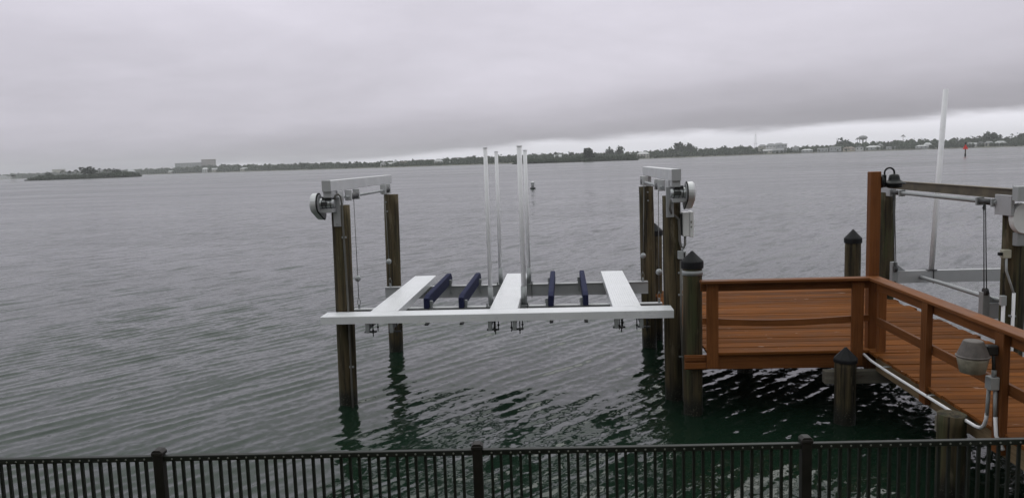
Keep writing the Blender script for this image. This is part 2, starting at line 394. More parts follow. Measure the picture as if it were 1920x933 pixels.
# assumed house behind the camera, added to shade the faces turned towards it
M['stucco'] = mat('tan_stucco', simple, col=(.33, .30, .25), rough=.9, var=.1, scale=2, bump=.3)
M['shingle'] = mat('roof_shingle', simple, col=(.12, .11, .10), rough=.9, var=.25, scale=5)
M['house_glass'] = mat('dark_glazing', simple, col=(.02, .025, .03), rough=.08, var=.1)
M['house_trim'] = mat('white_trim', simple, col=(.6, .6, .58), rough=.5, var=.05)
def home():
    e = empty('unseen_shading_house', (0, -7, .72), 'unseen tan two-storey house with a balcony, added behind the camera to block sky light', 'house')
    MB().box(-13, 13, -14, -1.9, .70, 8.2).build('wall', 'stucco', e)
    rf = MB(); vs = [(-13.9, -14.9, 8.2), (13.9, -14.9, 8.2), (13.9, -1.0, 8.2), (-13.9, -1.0, 8.2), (-7, -8, 11.6), (7, -8, 11.6)]
    rf.add(vs, [(0, 1, 5, 4), (1, 2, 5), (2, 3, 4, 5), (3, 0, 4), (3, 2, 1, 0)]); rf.build('roof', 'shingle', e)
    MB().box(-6, 6, -1.895, 1.0, 1.98, 2.14, .01).build('balcony', 'concrete', e)
    for x in (-5.8, 5.8): MB().box(x - .1, x + .1, .7, .9, .70, 1.978, .01).build('column', 'house_trim', e)
    for z in (1.0, 5.6):
        for x in (-10, -5, 0, 5, 10):
            if z < 2: z0, z1 = .95, 1.85
            else: z0, z1 = 4.9, 7.0
            w_ = MB().box(x - 1.1, x + 1.1, -1.93, -1.86, z0, z1).build('window', 'house_glass', e)
            for a, b in ((x - 1.2, x - 1.1), (x + 1.1, x + 1.2)): MB().box(a + .001, b - .001, -1.96, -1.86, z0, z1).build('frame', 'house_trim', w_)
    d = MB().box(-1.0, 1.0, -1.94, -1.86, 2.15, 4.3).build('door', 'house_glass', e)
    MB().box(.80, .84, -1.99, -1.945, 3.0, 3.3).build('handle', 'house_trim', d)
home()

# ================================================================== PILES
def pile_mesh(x, y, r, ztop, n=22, lean=(0, 0), seed=0, zbot=-1.3):
    rr = random.Random(seed); ph = [rr.uniform(0, 6.28) for _ in range(4)]
    mb = MB(); vs = []; fs = []; zs = np.linspace(zbot, ztop, 22)
    for i, z in enumerate(zs):
        for k in range(n):
            a = 2 * math.pi * k / n
            d = 1 + .018 * math.sin(2 * a + ph[0] + z) + .014 * math.sin(5 * a + ph[1] + .8 * z) + .010 * math.sin(3 * z + ph[2]) + rr.uniform(-.010, .010)
            q = r * d * (1.0 + .022 * z / 3)
            vs.append((x + lean[0] * z + q * math.cos(a), y + lean[1] * z + q * math.sin(a), z))
    for i in range(len(zs) - 1):
        for k in range(n): fs.append((i * n + k, i * n + (k + 1) % n, (i + 1) * n + (k + 1) % n, (i + 1) * n + k))
    mb.add(vs, fs, True)
    o = (len(zs) - 1) * n
    c = (x + lean[0] * ztop, y + lean[1] * ztop, ztop + .006)
    mb.v.append(c); ci = len(mb.v) - 1
    for k in range(n): mb.f.append((o + k, o + (k + 1) % n, ci)); mb.sm.append(False)
    return mb
def plain_pile(x, y, r, ztop, label, lean=(0, 0), m='pile', seed=1, group=None, bolts=()):
    e = empty('piling', (x, y, 0), label, 'piling', group)
    pile_mesh(x, y, r, ztop, lean=lean, seed=seed).build('shaft', m, e, (x, y, 0))
    for (bx, bz) in bolts:
        MB().tube([(x + bx, y - r - .004, bz), (x + bx, y - r - .02, bz)], .016, 8).build('bolt', 'galv', e)
    return e
def capped_pile(x, y, r, tip, label, n=20, m='pile', seed=1, band=False, skirt=.10, cone=.14, over=.016, group=None, lean=(0, 0)):
    e = empty('capped_piling', (x, y, 0), label, 'piling', group)
    zt = tip - cone - skirt * .5
    pile_mesh(x, y, r, zt, seed=seed, lean=lean).build('shaft', m, e, (x, y, 0))
    R1 = r * 1.03 + over; cx, cy = x + lean[0] * tip, y + lean[1] * tip
    MB().lathe([(R1, tip - cone - skirt), (R1 * 1.01, tip - cone - .012), (R1 * .98, tip - cone), (R1 * .5, tip - cone * .48), (.012, tip), ],
               (cx, cy, 0), n, smooth=False).build('cap', 'black', e)
    if band:
        MB().lathe([(r * 1.03 + .005, tip - cone - skirt - .095), (r * 1.03 + .005, tip - cone - skirt - .03)], (cx, cy, 0), 20).build('band', 'galv', e)
    return e
plain_pile(-3.455, 11.50, .138, 3.11, 'lone round piling carrying a grey conduit and the boat lift motor, in open water', (.018, 0), seed=1)
plain_pile(-3.43, 14.85, .138, 3.12, 'round piling under the outer end of the lift beam, away from the dock', (.018, 0), seed=2, bolts=((-.02, 2.98), (.0, 2.80)))
plain_pile(1.605, 11.57, .134, 3.10, 'dark round piling with a control box, beside the dock corner post', (-.004, 0), 'pile', seed=3)
plain_pile(1.59, 14.83, .136, 3.12, 'round piling under the dock-side lift beam, next to a black-capped pile', (-.008, 0), 'pile', seed=4, bolts=((-.01, 3.02), (-.005, 2.86)))
capped_pile(1.775, 10.86, .137, 2.355, 'mossy green piling with black cone cap at the platform railing end', m='pile_green', seed=5, band=True)
capped_pile(3.735, 10.40, .140, 1.055, 'short stubby piling with black pointed cap in front of the platform fascia', 8, 'pile', seed=6, skirt=.05, cone=.15)
capped_pile(5.80, 15.85, .150, 2.09, 'weathered piling with black cone cap standing behind the platform', m='pile', seed=7, skirt=.10, cone=.17)
capped_pile(1.79, 15.45, .137, 2.36, 'black-capped piling half hidden behind the inner lift piling', m='pile', seed=8)
plain_pile(3.97, 8.03, .137, .93, 'flat-topped piling beside the walkway edge under the white conduit', m='pile_green', seed=9)
plain_pile(4.42, 6.75, .130, .58, 'piling under the walkway stringer, seen through the metal fence', m='pile', seed=10)
plain_pile(6.13, 15.05, .140, 2.86, 'green stained piling behind the tall lamp post carrying the rusty beam', m='pile_green', seed=11)
plain_pile(6.28, 11.15, .150, 2.86, 'thick dark piling with a white disc cover and switch boxes', m='pile_green', seed=12)
plain_pile(5.6, 8.6, .13, .58, 'supporting piling in the dark shade below the walkway planks', m='pile', seed=13)
plain_pile(3.0, 13.0, .13, .55, 'supporting piling in the dark shade below the platform planks', m='pile', seed=14)

# ================================================================== MAIN BOAT LIFT
def hull2(c1, r1, c2, r2, n=12):
    pts = [(c1[0] + r1 * math.cos(2 * math.pi * i / 24), c1[1] + r1 * math.sin(2 * math.pi * i / 24)) for i in range(24)] + \
          [(c2[0] + r2 * math.cos(2 * math.pi * i / 24), c2[1] + r2 * math.sin(2 * math.pi * i / 24)) for i in range(24)]
    pts = sorted(set(pts)); cr = lambda o, a, b: (a[0] - o[0]) * (b[1] - o[1]) - (a[1] - o[1]) * (b[0] - o[0])
    lo = []
    for p in pts:
        while len(lo) > 1 and cr(lo[-2], lo[-1], p) <= 0: lo.pop()
        lo.append(p)
    up = []
    for p in reversed(pts):
        while len(up) > 1 and cr(up[-2], up[-1], p) <= 0: up.pop()
        up.append(p)
    return lo[:-1] + up[:-1]
def top_beam(xc, s, label):
    """s = +1: the boat slip lies on the +x side"""
    e = empty('lift_top_beam', (xc, 13.1, 3.11), label, 'lift beam')
    MB().box(xc - .065, xc + .065, 11.10, 15.15, 3.335, 3.497, .006).build('beam', 'alu', e)
    MB().box(xc - .067, xc + .067, 11.088, 11.099, 3.333, 3.499, .002).build('end_cap', 'alu_dark', e)
    MB().box(xc - .062, xc + .062, 11.12, 11.34, 3.245, 3.333, .004).build('front_saddle', 'alu_dark', e)
    # post mounts: cheek plate on the slip side, face plate on the pile front
    a, b = sorted((xc + s * .072, xc + s * .084))
    MB().box(xc + s * .02 - .035 if s > 0 else xc - .075, xc + .075 if s > 0 else xc - s * -.02 + .035, 11.40, 11.70, 3.118, 3.334, .004).build('post_mount', 'alu', e)
    MB().box(xc + s * .06 - .055, xc + s * .06 + .055, 11.330, 11.356, 2.80, 3.24, .003).build('face_plate', 'alu_dark', e)
    for z in (2.84, 3.02): MB().tube([(xc + s * .06, 11.332, z), (xc + s * .06, 11.315, z)], .014, 6).build('bolt', 'galv', e)
    MB().box(xc - .055, xc + .055, 14.72, 15.03, 3.128, 3.334, .004).build('post_mount', 'alu', e)
    MB().box(xc + s * .05 - .008, xc + s * .05 + .055, 14.50, 14.68, 3.17, 3.334, .004).build('rear_bracket', 'alu_dark', e)
    xd = xc + s * .125
    MB().tube([(xd, 11.62, 3.225), (xd, 14.66, 3.225)], .024, 10).build('drive_shaft', 'galv', e)
    for (y0, y1) in ((11.82, 12.22), (14.16, 14.46)):
        prof = []; n = 18
        for i in range(n + 1): prof.append((xd, y0 + (y1 - y0) * i / n, 3.225))
        MB().tube(prof, .05, 12, radii=[.048 + .006 * (i % 2) for i in range(n + 1)]).build('cable_winder', 'steel_dark', e)
        for y in (y0 - .035, y1 + .035):
            MB().box(xd - .055, xd + .055, y - .015, y + .015, 3.165, 3.334, .004).build('bearing_hanger', 'alu', e)
    # gear motor in front of the pile and the belt cover outside
    xa, xb = xc + s * .07, xc - s * .165
    zc_, yc_ = 3.155, 11.225
    MB().tube([(xa, yc_, zc_), (xa + (xb - xa) * .1, yc_, zc_), (xa + (xb - xa) * .14, yc_, zc_), (xa + (xb - xa) * .8, yc_, zc_), (xa + (xb - xa) * .84, yc_, zc_), (xb, yc_, zc_)],
              .07, 16, radii=[.055, .062, .072, .072, .08, .08]).build('motor', 'motor', e)
    for q in (.2, .5, .74):
        xq = xa + (xb - xa) * q; MB().tube([(xq - .006, yc_, zc_), (xq + .006, yc_, zc_)], .0745, 16).build('motor_band', 'steel_dark', e)
    MB().box(min(xa, xb) + .05, max(xa, xb) - .09, yc_ - .085, yc_ - .05, zc_ - .03, zc_ + .03, .006).build('terminal_box', 'steel_dark', e)
    MB().box(min(xa, xb) + .06, max(xa, xb) - .05, yc_ - .045, yc_ + .045, zc_ + .06, zc_ + .105, .004).build('motor_plate', 'steel_dark', e)
    MB().box(min(xa, xb) + .02, max(xa, xb) - .02, yc_ - .05, 11.34, zc_ - .135, zc_ - .075, .005).build('motor_bracket', 'alu_dark', e)
    cv = hull2((11.20, 3.165), .150, (11.42, 2.990), .085)
    x0, x1 = sorted((xb, xb - s * .10))
    cover = MB(); inner = [(p[0] * .9 + 11.29 * .1, p[1] * .9 + 3.11 * .1) for p in cv]
    n = len(cv); xo, xi = (xb - s * .10), xb
    rings = [(cv, xi), (cv, xo + s * .025), (inner, xo)]
    vs = [(x, p[0], p[1]) for pr, x in rings for p in pr]; fs = []
    for i in range(2):
        for k in range(n): fs.append((i * n + k, i * n + (k + 1) % n, (i + 1) * n + (k + 1) % n, (i + 1) * n + k))
    fs += [tuple(range(n)), tuple(range(2 * n, 3 * n))]
    cover.add(vs, fs); cover.build('belt_cover', 'alu', e)
    rim = hull2((11.20, 3.165), .154, (11.42, 2.990), .089)
    MB().prism(rim, 0, min(xi, xi + s * .012), max(xi, xi + s * .012)).build('cover_gasket', 'black', e)
    bp = [(11.29 + (p[0] - 11.29) * .88, 3.09 + (p[1] - 3.09) * .90) for p in cv]
    MB().prism(bp, 0, min(xi + s * .013, xi + s * .022), max(xi + s * .013, xi + s * .022)).build('back_plate', 'alu_dark', e)
    return e
top_beam(-3.475, 1, 'aluminium lift top beam with motor, over the pilings out in open water')
top_beam(1.60, -1, 'aluminium lift top beam with motor, over the pilings next to the dock')

def cable(x0, x1, y, zt, zb, zball, label):
    e = empty('lift_cable', (x1, y, zb), label, 'cable', None)
    MB().tube([(x0, y, zt), (x0 + (x1 - x0) * .5, y, (zt + zb) / 2), (x1, y, zb + .17)], .0065, 6).build('wire', 'wire', e)
    t = (zt - zball) / (zt - zb)
    MB().sphere((x0 + (x1 - x0) * t, y, zball), .052).build('weight_ball', 'galv', e)
    MB().tube([(x1, y, zb + .18), (x1 - .024, y, zb + .11), (x1 - .018, y, zb + .06), (x1 + .018, y, zb + .06), (x1 + .024, y, zb + .11), (x1, y, zb + .18)], .006, 6).build('thimble', 'wire', e)
    MB().box(x1 - .018, x1 + .018, y - .012, y + .012, zb - .004, zb + .065, .003).build('shackle', 'galv', e)
cable(-3.375, -3.385, 12.17, 3.19, 1.39, 1.88, 'wire hoist cable with steel ball beside the open-water motor piling')
cable(-3.375, -3.355, 14.32, 3.19, 1.385, 1.87, 'wire hoist cable with steel ball at the outer piling without a motor')
cable(1.475, 1.430, 14.32, 3.19, 1.385, 1.86, 'wire hoist cable with ball hanging against the inner piling under the dock-side beam')
cable(1.475, 1.468, 12.17, 3.19, 1.385, 1.87, 'wire hoist cable with ball hanging in front of the orange platform gap')

def cradle():
    e = empty('boat_lift_cradle', (-.95, 13.1, 1.16), 'aluminium boat lift cradle with white walk planks, navy bunks and tall guide poles', 'boat lift')
    ZT = 1.38
    def ibeam(y, x0, x1, name):
        h, wf, t, tw = .225, .13, .014, .012; p = []
        z0, z1 = ZT - h, ZT
        p = [(y - wf / 2, z0), (y + wf / 2, z0), (y + wf / 2, z0 + t), (y + tw, z0 + t), (y + tw, z1 - t), (y + wf / 2, z1 - t), (y + wf / 2, z1),
             (y - wf / 2, z1), (y - wf / 2, z1 - t), (y - .045, z1 - t), (y - .045, z0 + t), (y - wf / 2, z0 + t)]
        MB().prism(p, 0, x0, x1).build(name, 'alu_dark', e)
    ibeam(12.17, -3.47, 1.51, 'cradle_beam'); ibeam(14.32, -3.45, 1.52, 'cradle_beam')
    # planks: hollow extrusion with a raised nosing line on both edges
    def plank(x0, x1, y0, y1, along):
        zt, zb = 1.496, ZT + .001
        if along == 'x': a, b = y0, y1
        else: a, b = x0, x1
        p = [(a, zb), (b, zb), (b, zt - .006), (b - .006, zt), (b - .044, zt), (b - .046, zt - .004), (b - .052, zt - .004), (b - .054, zt)]
        nrib = 9
        for i in range(nrib + 1):
            q = (b - .054) + (a - b + .108) * i / nrib
            if 0 < i < nrib: p += [(q + .003, zt), (q, zt - .0025), (q - .003, zt)]
        p += [(a + .054, zt), (a + .052, zt - .004), (a + .046, zt - .004), (a + .044, zt), (a + .006, zt), (a, zt - .006)]
        mb = MB()
        if along == 'x': mb.prism(p, 0, x0, x1)
        else: mb.prism(p, 1, y0, y1)
        return mb.build('walk_plank', 'alu_white', e)
    plank(-3.645, 1.53, 10.97, 11.33, 'x')
    sides = ((-2.985, -2.565, 14.89), (-1.16, -.74, 14.92), (.68, 1.10, 14.95))
    for x0, x1, y1 in sides: plank(x0, x1, 11.334, y1, 'y')
    # bracket channels and clamp bolts below the front ends of the side planks
    for x0, x1, y1 in sides:
        for x in (x0 + .03, x1 - .03):
            br = MB().box(x - .028, x + .028, 10.985, 11.06, 1.235, 1.379, .003).build('bracket', 'galv', e)
            MB().box(x - .012, x + .012, 11.06, 12.10, 1.27, 1.33, .002).build('bracket_arm', 'galv', e)
            for (dx_, dy_, z1) in ((.075, .0, 1.175), (.105, .18, 1.215), (-.055 if x > x0 + .1 else .05, .1, 1.19)):
                rr = MB().tube([(x + dx_, 11.03 + dy_, 1.379), (x + dx_, 11.03 + dy_, z1)], .0085, 6)
                rr.tube([(x + dx_, 11.03 + dy_, z1 + .05), (x + dx_, 11.03 + dy_, z1 + .068)], .018, 6); rr.build('clamp_bolt', 'steel_dark', e)
            MB().box(x - .05, x + .13, 11.0, 11.06, 1.238, 1.256, .002).build('clamp_plate', 'steel_dark', e)
    # carpeted bunks on edge, far end sloped off
    for x, bx in ((-2.25, 1), (-1.685, 1), (-.250, -1), (.300, -1)):
        t = .044; z0, z1 = 1.384, 1.588
        lean = 0.0
        pr = [(12.02, z0), (14.66, z0), (14.66, z0 + .08), (14.58, z1 - .012), (14.50, z1), (12.20, z1), (12.02, z1 - .035)]
        mb = MB(); n = len(pr)
        lay = [(-t + .012, .94), (-t, 1), (t, 1), (t - .012, .94)]
        cy, cz = 13.3, (z0 + z1) / 2; vs = []; fs = []
        lays = [(-t, .012), (-t + .014, 0), (t - .014, 0), (t, .012)]
        for xx, ins in lays:
            for (py, pz) in pr:
                vs.append((x + xx + lean * (pz - z0) / .16, py + (ins if py < cy else -ins), pz + (ins if pz < cz else -ins)))
        for i in range(3):
            for k in range(n): fs.append((i * n + k, i * n + (k + 1) % n, (i + 1) * n + (k + 1) % n, (i + 1) * n + k))
        fs += [tuple(range(n)), tuple(range(3 * n, 4 * n))]
        mb.add(vs, fs); bk = mb.build('bunk', 'navy', e)
        for y in (12.17, 14.32):
            xo = x + bx * (t + .022)
            yy = y - .085 if y < 13 else y - .09
            bb = MB().box(min(xo - .02, xo + .02), max(xo - .02, xo + .02), yy, yy + .05, 1.24 if y > 13 else 1.3, 1.50, .003)
            bb.build('bracket', 'galv', bk)
            for z in (1.44, 1.475):
                MB().tube([(xo + bx * .02, yy + .025, z), (xo + bx * .034, yy + .025, z)], .012, 6).build('bolt', 'galv', bk)
        MB().box(x - .03, x + .03, 11.95, 12.10, 1.125, 1.153, .003).build('bunk_clamp', 'steel_dark', e)
    # guide poles
    for x, y, ztop, r, lx in ((-1.222, 12.17, 3.905, .033, 0), (-.683, 12.17, 3.915, .041, .0), (-1.235, 14.32, 3.865, .033, .0), (-.700, 14.32, 3.875, .036, 0)):
        gp = MB().tube([(x, y, ZT + .13), (x + lx, y, ztop)], r, 14).build('guide_pole', 'pvc', e)
        MB().tube([(x + lx, y, ztop), (x + lx, y, ztop + .012)], r + .004, 14).build('end_cap', 'pvc', gp)
        MB().tube([(x, y, ZT + .012), (x, y, ZT + .31)], r + .009, 14).build('sleeve', 'galv', gp)
        MB().box(x - .075, x + .075, y - .07, y + .07, ZT + .0005, ZT + .012, .002).build('base_plate', 'galv', gp)
        for dx_ in (-.058, .058):
            MB().tube([(x + dx_, y - .05, ZT + .012), (x + dx_, y - .05, ZT + .05)], .010, 6).build('bolt', 'steel_dark', gp)
        MB().box(x + .045, x + .057, y - .072, y - .066, 1.12, ZT - .001, .001).build('clamp_rod', 'steel_dark', gp)
    return e
M['alu_white'] = mat('bright_aluminium_plank', alu, col=(.75, .75, .78), rough=.33, metal=.15)
cradle()

# conduits and electrics of the lift
e = empty('motor_conduit', (-3.33, 11.33, 0), 'thin grey conduit running down the lone open-water piling', 'conduit')
MB().tube([(-3.42, 11.25, 3.19), (-3.40, 11.27, 3.27), (-3.37, 11.30, 3.29), (-3.335, 11.315, 3.25), (-3.325, 11.318, 3.15), (-3.325, 11.318, 2.8), (-3.318, 11.319, 1.7), (-3.335, 11.33, .5), (-3.345, 11.335, -.3)], .016, 8).build('pipe', 'conduit_dark', e)
for z in (2.62, .62):
    MB().box(-3.36, -3.29, 11.325, 11.345, z, z + .03, .002).build('strap', 'galv', e)
e = empty('control_box', (1.80, 11.50, 2.49), 'pale grey lift control box with narrow door on the dark piling', 'electric box')
MB().box(1.735, 1.835, 11.42, 11.62, 2.50, 2.855, .008).build('housing', 'box_light' if 'box_light' in M else 'white', e)
MB().box(1.838, 1.893, 11.41, 11.63, 2.485, 2.865, .008).build('door', 'white', e)
MB().box(1.846, 1.862, 11.398, 11.409, 2.63, 2.655, .002).build('latch', 'steel_dark', e)
MB().box(1.846, 1.862, 11.398, 11.409, 2.70, 2.73, .002).build('latch', 'steel_dark', e)
MB().box(1.70, 1.734, 11.45, 11.60, 2.52, 2.84, .003).build('back_plate', 'steel_dark', e)
e = empty('lift_wiring', (1.72, 11.42, 0), 'looped grey cables and conduit below the lift control box', 'conduit')
MB().tube([(1.53, 11.22, 3.06), (1.525, 11.24, 2.93), (1.56, 11.35, 2.85), (1.62, 11.39, 2.81), (1.675, 11.41, 2.76), (1.685, 11.41, 2.6), (1.685, 11.41, 2.45), (1.705, 11.41, 2.36), (1.74, 11.41, 2.33), (1.765, 11.42, 2.38), (1.77, 11.45, 2.495)], .018, 8).build('cable', 'conduit_dark', e)
MB().tube([(1.735, 11.41, 2.34), (1.72, 11.41, 2.29)], .016, 8).build('cable', 'pvc_grey', e)
MB().tube([(1.70, 11.41, 2.17), (1.70, 11.42, 1.2), (1.725, 11.43, .5), (1.735, 11.44, -.3)], .017, 8).build('pipe', 'conduit_dark', e)
for z in (1.95, 1.62, .68): MB().box(1.66, 1.745, 11.405, 11.432, z, z + .025, .002).build('strap', 'galv', e)
e = empty('junction_box', (1.71, 11.40, 2.17), 'small grey junction box on the dark piling above the cone cap', 'electric box')
MB().box(1.655, 1.775, 11.37, 11.455, 2.172, 2.292, .006).build('housing', 'box_grey', e)
MB().box(1.735, 1.757, 11.362, 11.369, 2.20, 2.27, .002).build('switch', 'steel_dark', e)

# ================================================================== DOCK
ZD = .95
def dock():
    e = empty('dock_platform', (3.8, 13.1, 0), 'orange-brown stained plank platform between the two boat lifts', 'dock')
    lens = {}
    def pm(L, wd=.138, seed=0):
        key = (round(L, 2), seed)
        if key not in lens:
            rr = random.Random(seed); mb = MB().box(-L / 2, L / 2, -wd / 2, wd / 2, -.038, 0, .0025)
            mb.v = [(x, y + .002 * math.sin(x * 1.3 + seed), z + .004 * math.sin(x * 1.1 + seed * 2) * (1 if abs(x) < L else 0)) for x, y, z in mb.v]
            me = mb.mesh('plank'); me.materials.append(M['deck']); lens[key] = me
        return lens[key]
    y = 10.62; i = 0
    while y < 15.55:
        x0 = 1.945 if y < 11.05 else (1.765 if (y < 11.75 or y > 14.62) else 1.765)
        x1 = 5.93 + rnd.choice((0, 0, .02, -.02, .05, -.04))
        wd = rnd.choice((.136, .138, .140))
        L = x1 - x0
        inst(pm(round(L, 2), wd, i % 4), 'plank', ((x0 + x1) / 2, y + .069, ZD + rnd.uniform(-.004, .004)), e, (rnd.uniform(-.006, .006), 0, rnd.uniform(-.0012, .0012)))
        y += .1445; i += 1
    MB().box(1.63, 4.12, 10.668, 10.706, .70, .903, .004).build('fascia', 'railx', e)
    MB().box(1.63, 1.93, 10.640, 10.666, .715, .80, .004).build('trim_strip', 'railx', e)
    MB().box(1.64, 1.92, 10.645, 10.667, .825, .885, .004).build('trim_strip', 'railx', e)
    MB().box(1.80, 1.84, 11.80, 15.5, .70, .908, .004).build('fascia', 'raily', e)
    for y in (10.9, 11.9, 13.0, 14.0, 15.45):
        MB().box(2.05, 5.88, y - .02, y + .02, .72, .908, .003).build('joist', 'greybeam', e)
    MB().box(5.86, 5.90, 10.75, 15.5, .70, .905, .003).build('fascia', 'raily', e)
    MB().box(3.50, 5.9, 10.50, 10.62, .515, .695, .006).build('crossbeam', 'greybeam', e)
    MB().box(1.9, 5.9, 13.05, 13.17, .52, .71, .006).build('crossbeam', 'greybeam', e)
    # walkway to the shore
    e2 = empty('dock_walkway', (5.0, 8.0, 0), 'orange-brown plank walkway running from the platform to the shore', 'dock')
    y = 10.47; i = 0
    while y > 4.9:
        x0 = 4.12 + rnd.choice((0, 0, .008, -.008)); x1 = 5.90 + rnd.choice((0, 0, .015, -.02, .03)); L = x1 - x0
        inst(pm(round(L, 2), .138, i % 4 + 5), 'plank', ((x0 + x1) / 2, y + .069, ZD + rnd.uniform(-.003, .003)), e2, (rnd.uniform(-.005, .005), 0, rnd.uniform(-.002, .002)))
        y -= .1445; i += 1
    MB().box(4.165, 4.205, 4.9, 10.49, .70, .905, .004).build('stringer', 'joist', e2)
    MB().box(4.98, 5.02, 4.9, 10.49, .70, .905, .004).build('stringer', 'joist', e2)
    MB().box(5.84, 5.88, 4.9, 10.49, .70, .905, .004).build('stringer', 'joist', e2)
    MB().box(4.1, 5.9, 8.55, 8.67, .52, .695, .005).build('crossbeam', 'greybeam', e2)
    MB().box(4.15, 5.9, 6.70, 6.82, .58, .698, .005).build('crossbeam', 'greybeam', e2)
dock()
def rails():
    e = empty('platform_railing', (3.0, 10.6, .70), 'orange-brown wooden railing with sagging middle rail along the platform edge', 'railing')
    MB().box(1.932, 2.09, 10.612, 10.665, .725, 1.925, .005).build('post', 'railz', e)
    MB().box(3.89, 4.045, 10.612, 10.665, .735, 1.925, .005).build('post', 'railz', e)
    MB().box(1.845, 4.138, 10.55, 10.70, 1.927, 1.966, .005).build('cap_board', 'railx', e)
    MB().box(1.86, 4.135, 10.668, 10.705, 1.805, 1.925, .004).build('top_rail', 'railx', e)
    n = 12; vs = []; fs = []
    for i in range(n + 1):
        x = 1.88 + (4.135 - 1.88) * i / n; t = i / n; z = 1.345 - .045 * math.sin(math.pi * min(1, t * 1.05)) + .0 * t
        for (y, dz_) in ((10.668, 0), (10.705, 0), (10.705, .088), (10.668, .088)): vs.append((x, y, z + dz_))
    for i in range(n):
        for k in range(4): fs.append((i * 4 + k, i * 4 + (k + 1) % 4, i * 4 + 4 + (k + 1) % 4, i * 4 + 4 + k))
    fs += [(3, 2, 1, 0), tuple(n * 4 + k for k in range(4))]
    MB().add(vs, fs).build('middle_rail', 'railx', e)
    e = empty('lamp_post', (4.21, 10.72, .5), 'tall square orange-brown post at the platform corner holding the black gooseneck lamp', 'post')
    MB().box(4.142, 4.278, 10.708, 10.84, .45, 3.385, .006).build('shaft', 'railz', e)
    e = empty('walkway_railing', (4.2, 7.5, .70), 'orange-brown wooden railing along the walkway with the grey dome light on it', 'railing')
    MB().box(4.205, 4.30, 10.50, 10.59, .78, 1.925, .005).build('post', 'railz', e)
    for yc in (8.97, 7.44, 5.7):
        MB().box(4.09, 4.158, yc - .075, yc + .075, .74, 1.925, .005).build('post', 'railz', e)
    MB().box(4.085, 4.262, 5.0, 10.70, 1.9275, 1.967, .005).build('cap_board', 'raily', e)
    MB().box(4.162, 4.20, 5.0, 10.49, 1.80, 1.925, .004).build('top_rail', 'raily', e)
    MB().box(4.162, 4.20, 5.0, 10.49, 1.325, 1.435, .004).build('middle_rail', 'raily', e)
rails()

# gooseneck lamp on the tall post
e = empty('gooseneck_lamp', (4.46, 10.74, 3.17), 'black gooseneck barn lamp on top of the tall dock post', 'lamp')
MB().tube([(4.28, 10.76, 3.245), (4.31, 10.76, 3.245)], .085, 14).build('wall_plate', 'lampblack', e)
MB().box(4.302, 4.352, 10.72, 10.80, 3.17, 3.34, .01).build('arm_base', 'lampblack', e)
MB().tube([(4.338, 10.76, 3.26), (4.338, 10.76, 3.36)] + arc((4.402, 10.76, 3.365), .064, 180, 0, 10) + [(4.466, 10.76, 3.31)], .0125, 8).build('gooseneck', 'lampblack', e)
sh = MB().lathe([(.035, 3.345), (.062, 3.33), (.072, 3.29), (.078, 3.265), (.115, 3.238), (.148, 3.222), (.150, 3.212), (.146, 3.210)], (4.466, 10.76, 0), 24).build('shade', 'lampblack', e)
MB().lathe([(.098, 3.209), (.105, 3.195), (.098, 3.185), (.104, 3.178), (.098, 3.168), (.070, 3.155)], (4.466, 10.76, 0), 20).build('guard', 'lampblack', e)

# dusk-to-dawn light on the walkway rail
e = empty('dome_light', (3.87, 7.47, 1.53), 'dusty grey dome light with frosted lens bracketed to the walkway railing', 'lamp')
MB().lathe([(.149, 1.688), (.151, 1.698), (.140, 1.704), (.088, 1.838), (.080, 1.845), (.02, 1.848)], (3.87, 7.47, 0), 28, smooth=False).build('housing', 'fixture', e)
MB().lathe([(.100, 1.532), (.110, 1.536), (.136, 1.66), (.139, 1.687)], (3.87, 7.47, 0), 28).build('lens', 'lens', e)
MB().box(3.98, 4.089, 7.43, 7.51, 1.70, 1.80, .012).build('arm', 'steel_dark', e)
MB().tube([(4.05, 7.455, 1.70), (4.055, 7.45, 1.60), (4.055, 7.45, 1.50)], .016, 8).build('cord', 'steel_dark', e)
e = empty('light_junction_box', (4.05, 7.44, 1.37), 'grey square junction box with conduits below the dome light', 'electric box')
MB().box(3.998, 4.086, 7.39, 7.49, 1.372, 1.498, .006).build('housing', 'box_grey', e)
MB().tube([(4.05, 7.43, 1.498), (4.05, 7.43, 1.56)], .022, 10).build('fitting', 'pvc_grey', e)
e = empty('white_conduit', (4.06, 9.0, .85), 'white plastic conduit sagging along the walkway edge and bending upwards', 'conduit')
MB().tube([(4.05, 10.60, .90), (4.062, 10.40, .868), (4.065, 9.9, .862), (4.065, 9.3, .868), (4.06, 8.6, .882), (4.055, 8.0, .895), (4.05, 7.72, .905), (4.045, 7.62, .925), (4.04, 7.55, .975), (4.036, 7.51, 1.05), (4.034, 7.495, 1.12)], .018, 10).build('pipe', 'pvc', e)
MB().tube([(4.034, 7.4955, 1.10), (4.032, 7.475, 1.38)], .0175, 10).build('riser', 'pvc_grey', e)
for y in (9.95, 8.75): MB().box(4.05, 4.164, y, y + .03, .892, .9, .002).build('strap', 'galv', e)
e = empty('drop_conduit', (4.07, 7.40, .75), 'short grey conduit dropping from the junction box below the dome light', 'conduit')
MB().tube([(4.062, 7.42, 1.372), (4.066, 7.41, 1.10)], .017, 10).build('pipe', 'pvc_grey', e)
MB().tube([(4.066, 7.41, 1.11), (4.07, 7.39, .93), (4.09, 7.30, .82)], .0175, 10).build('pipe', 'pvc', e)

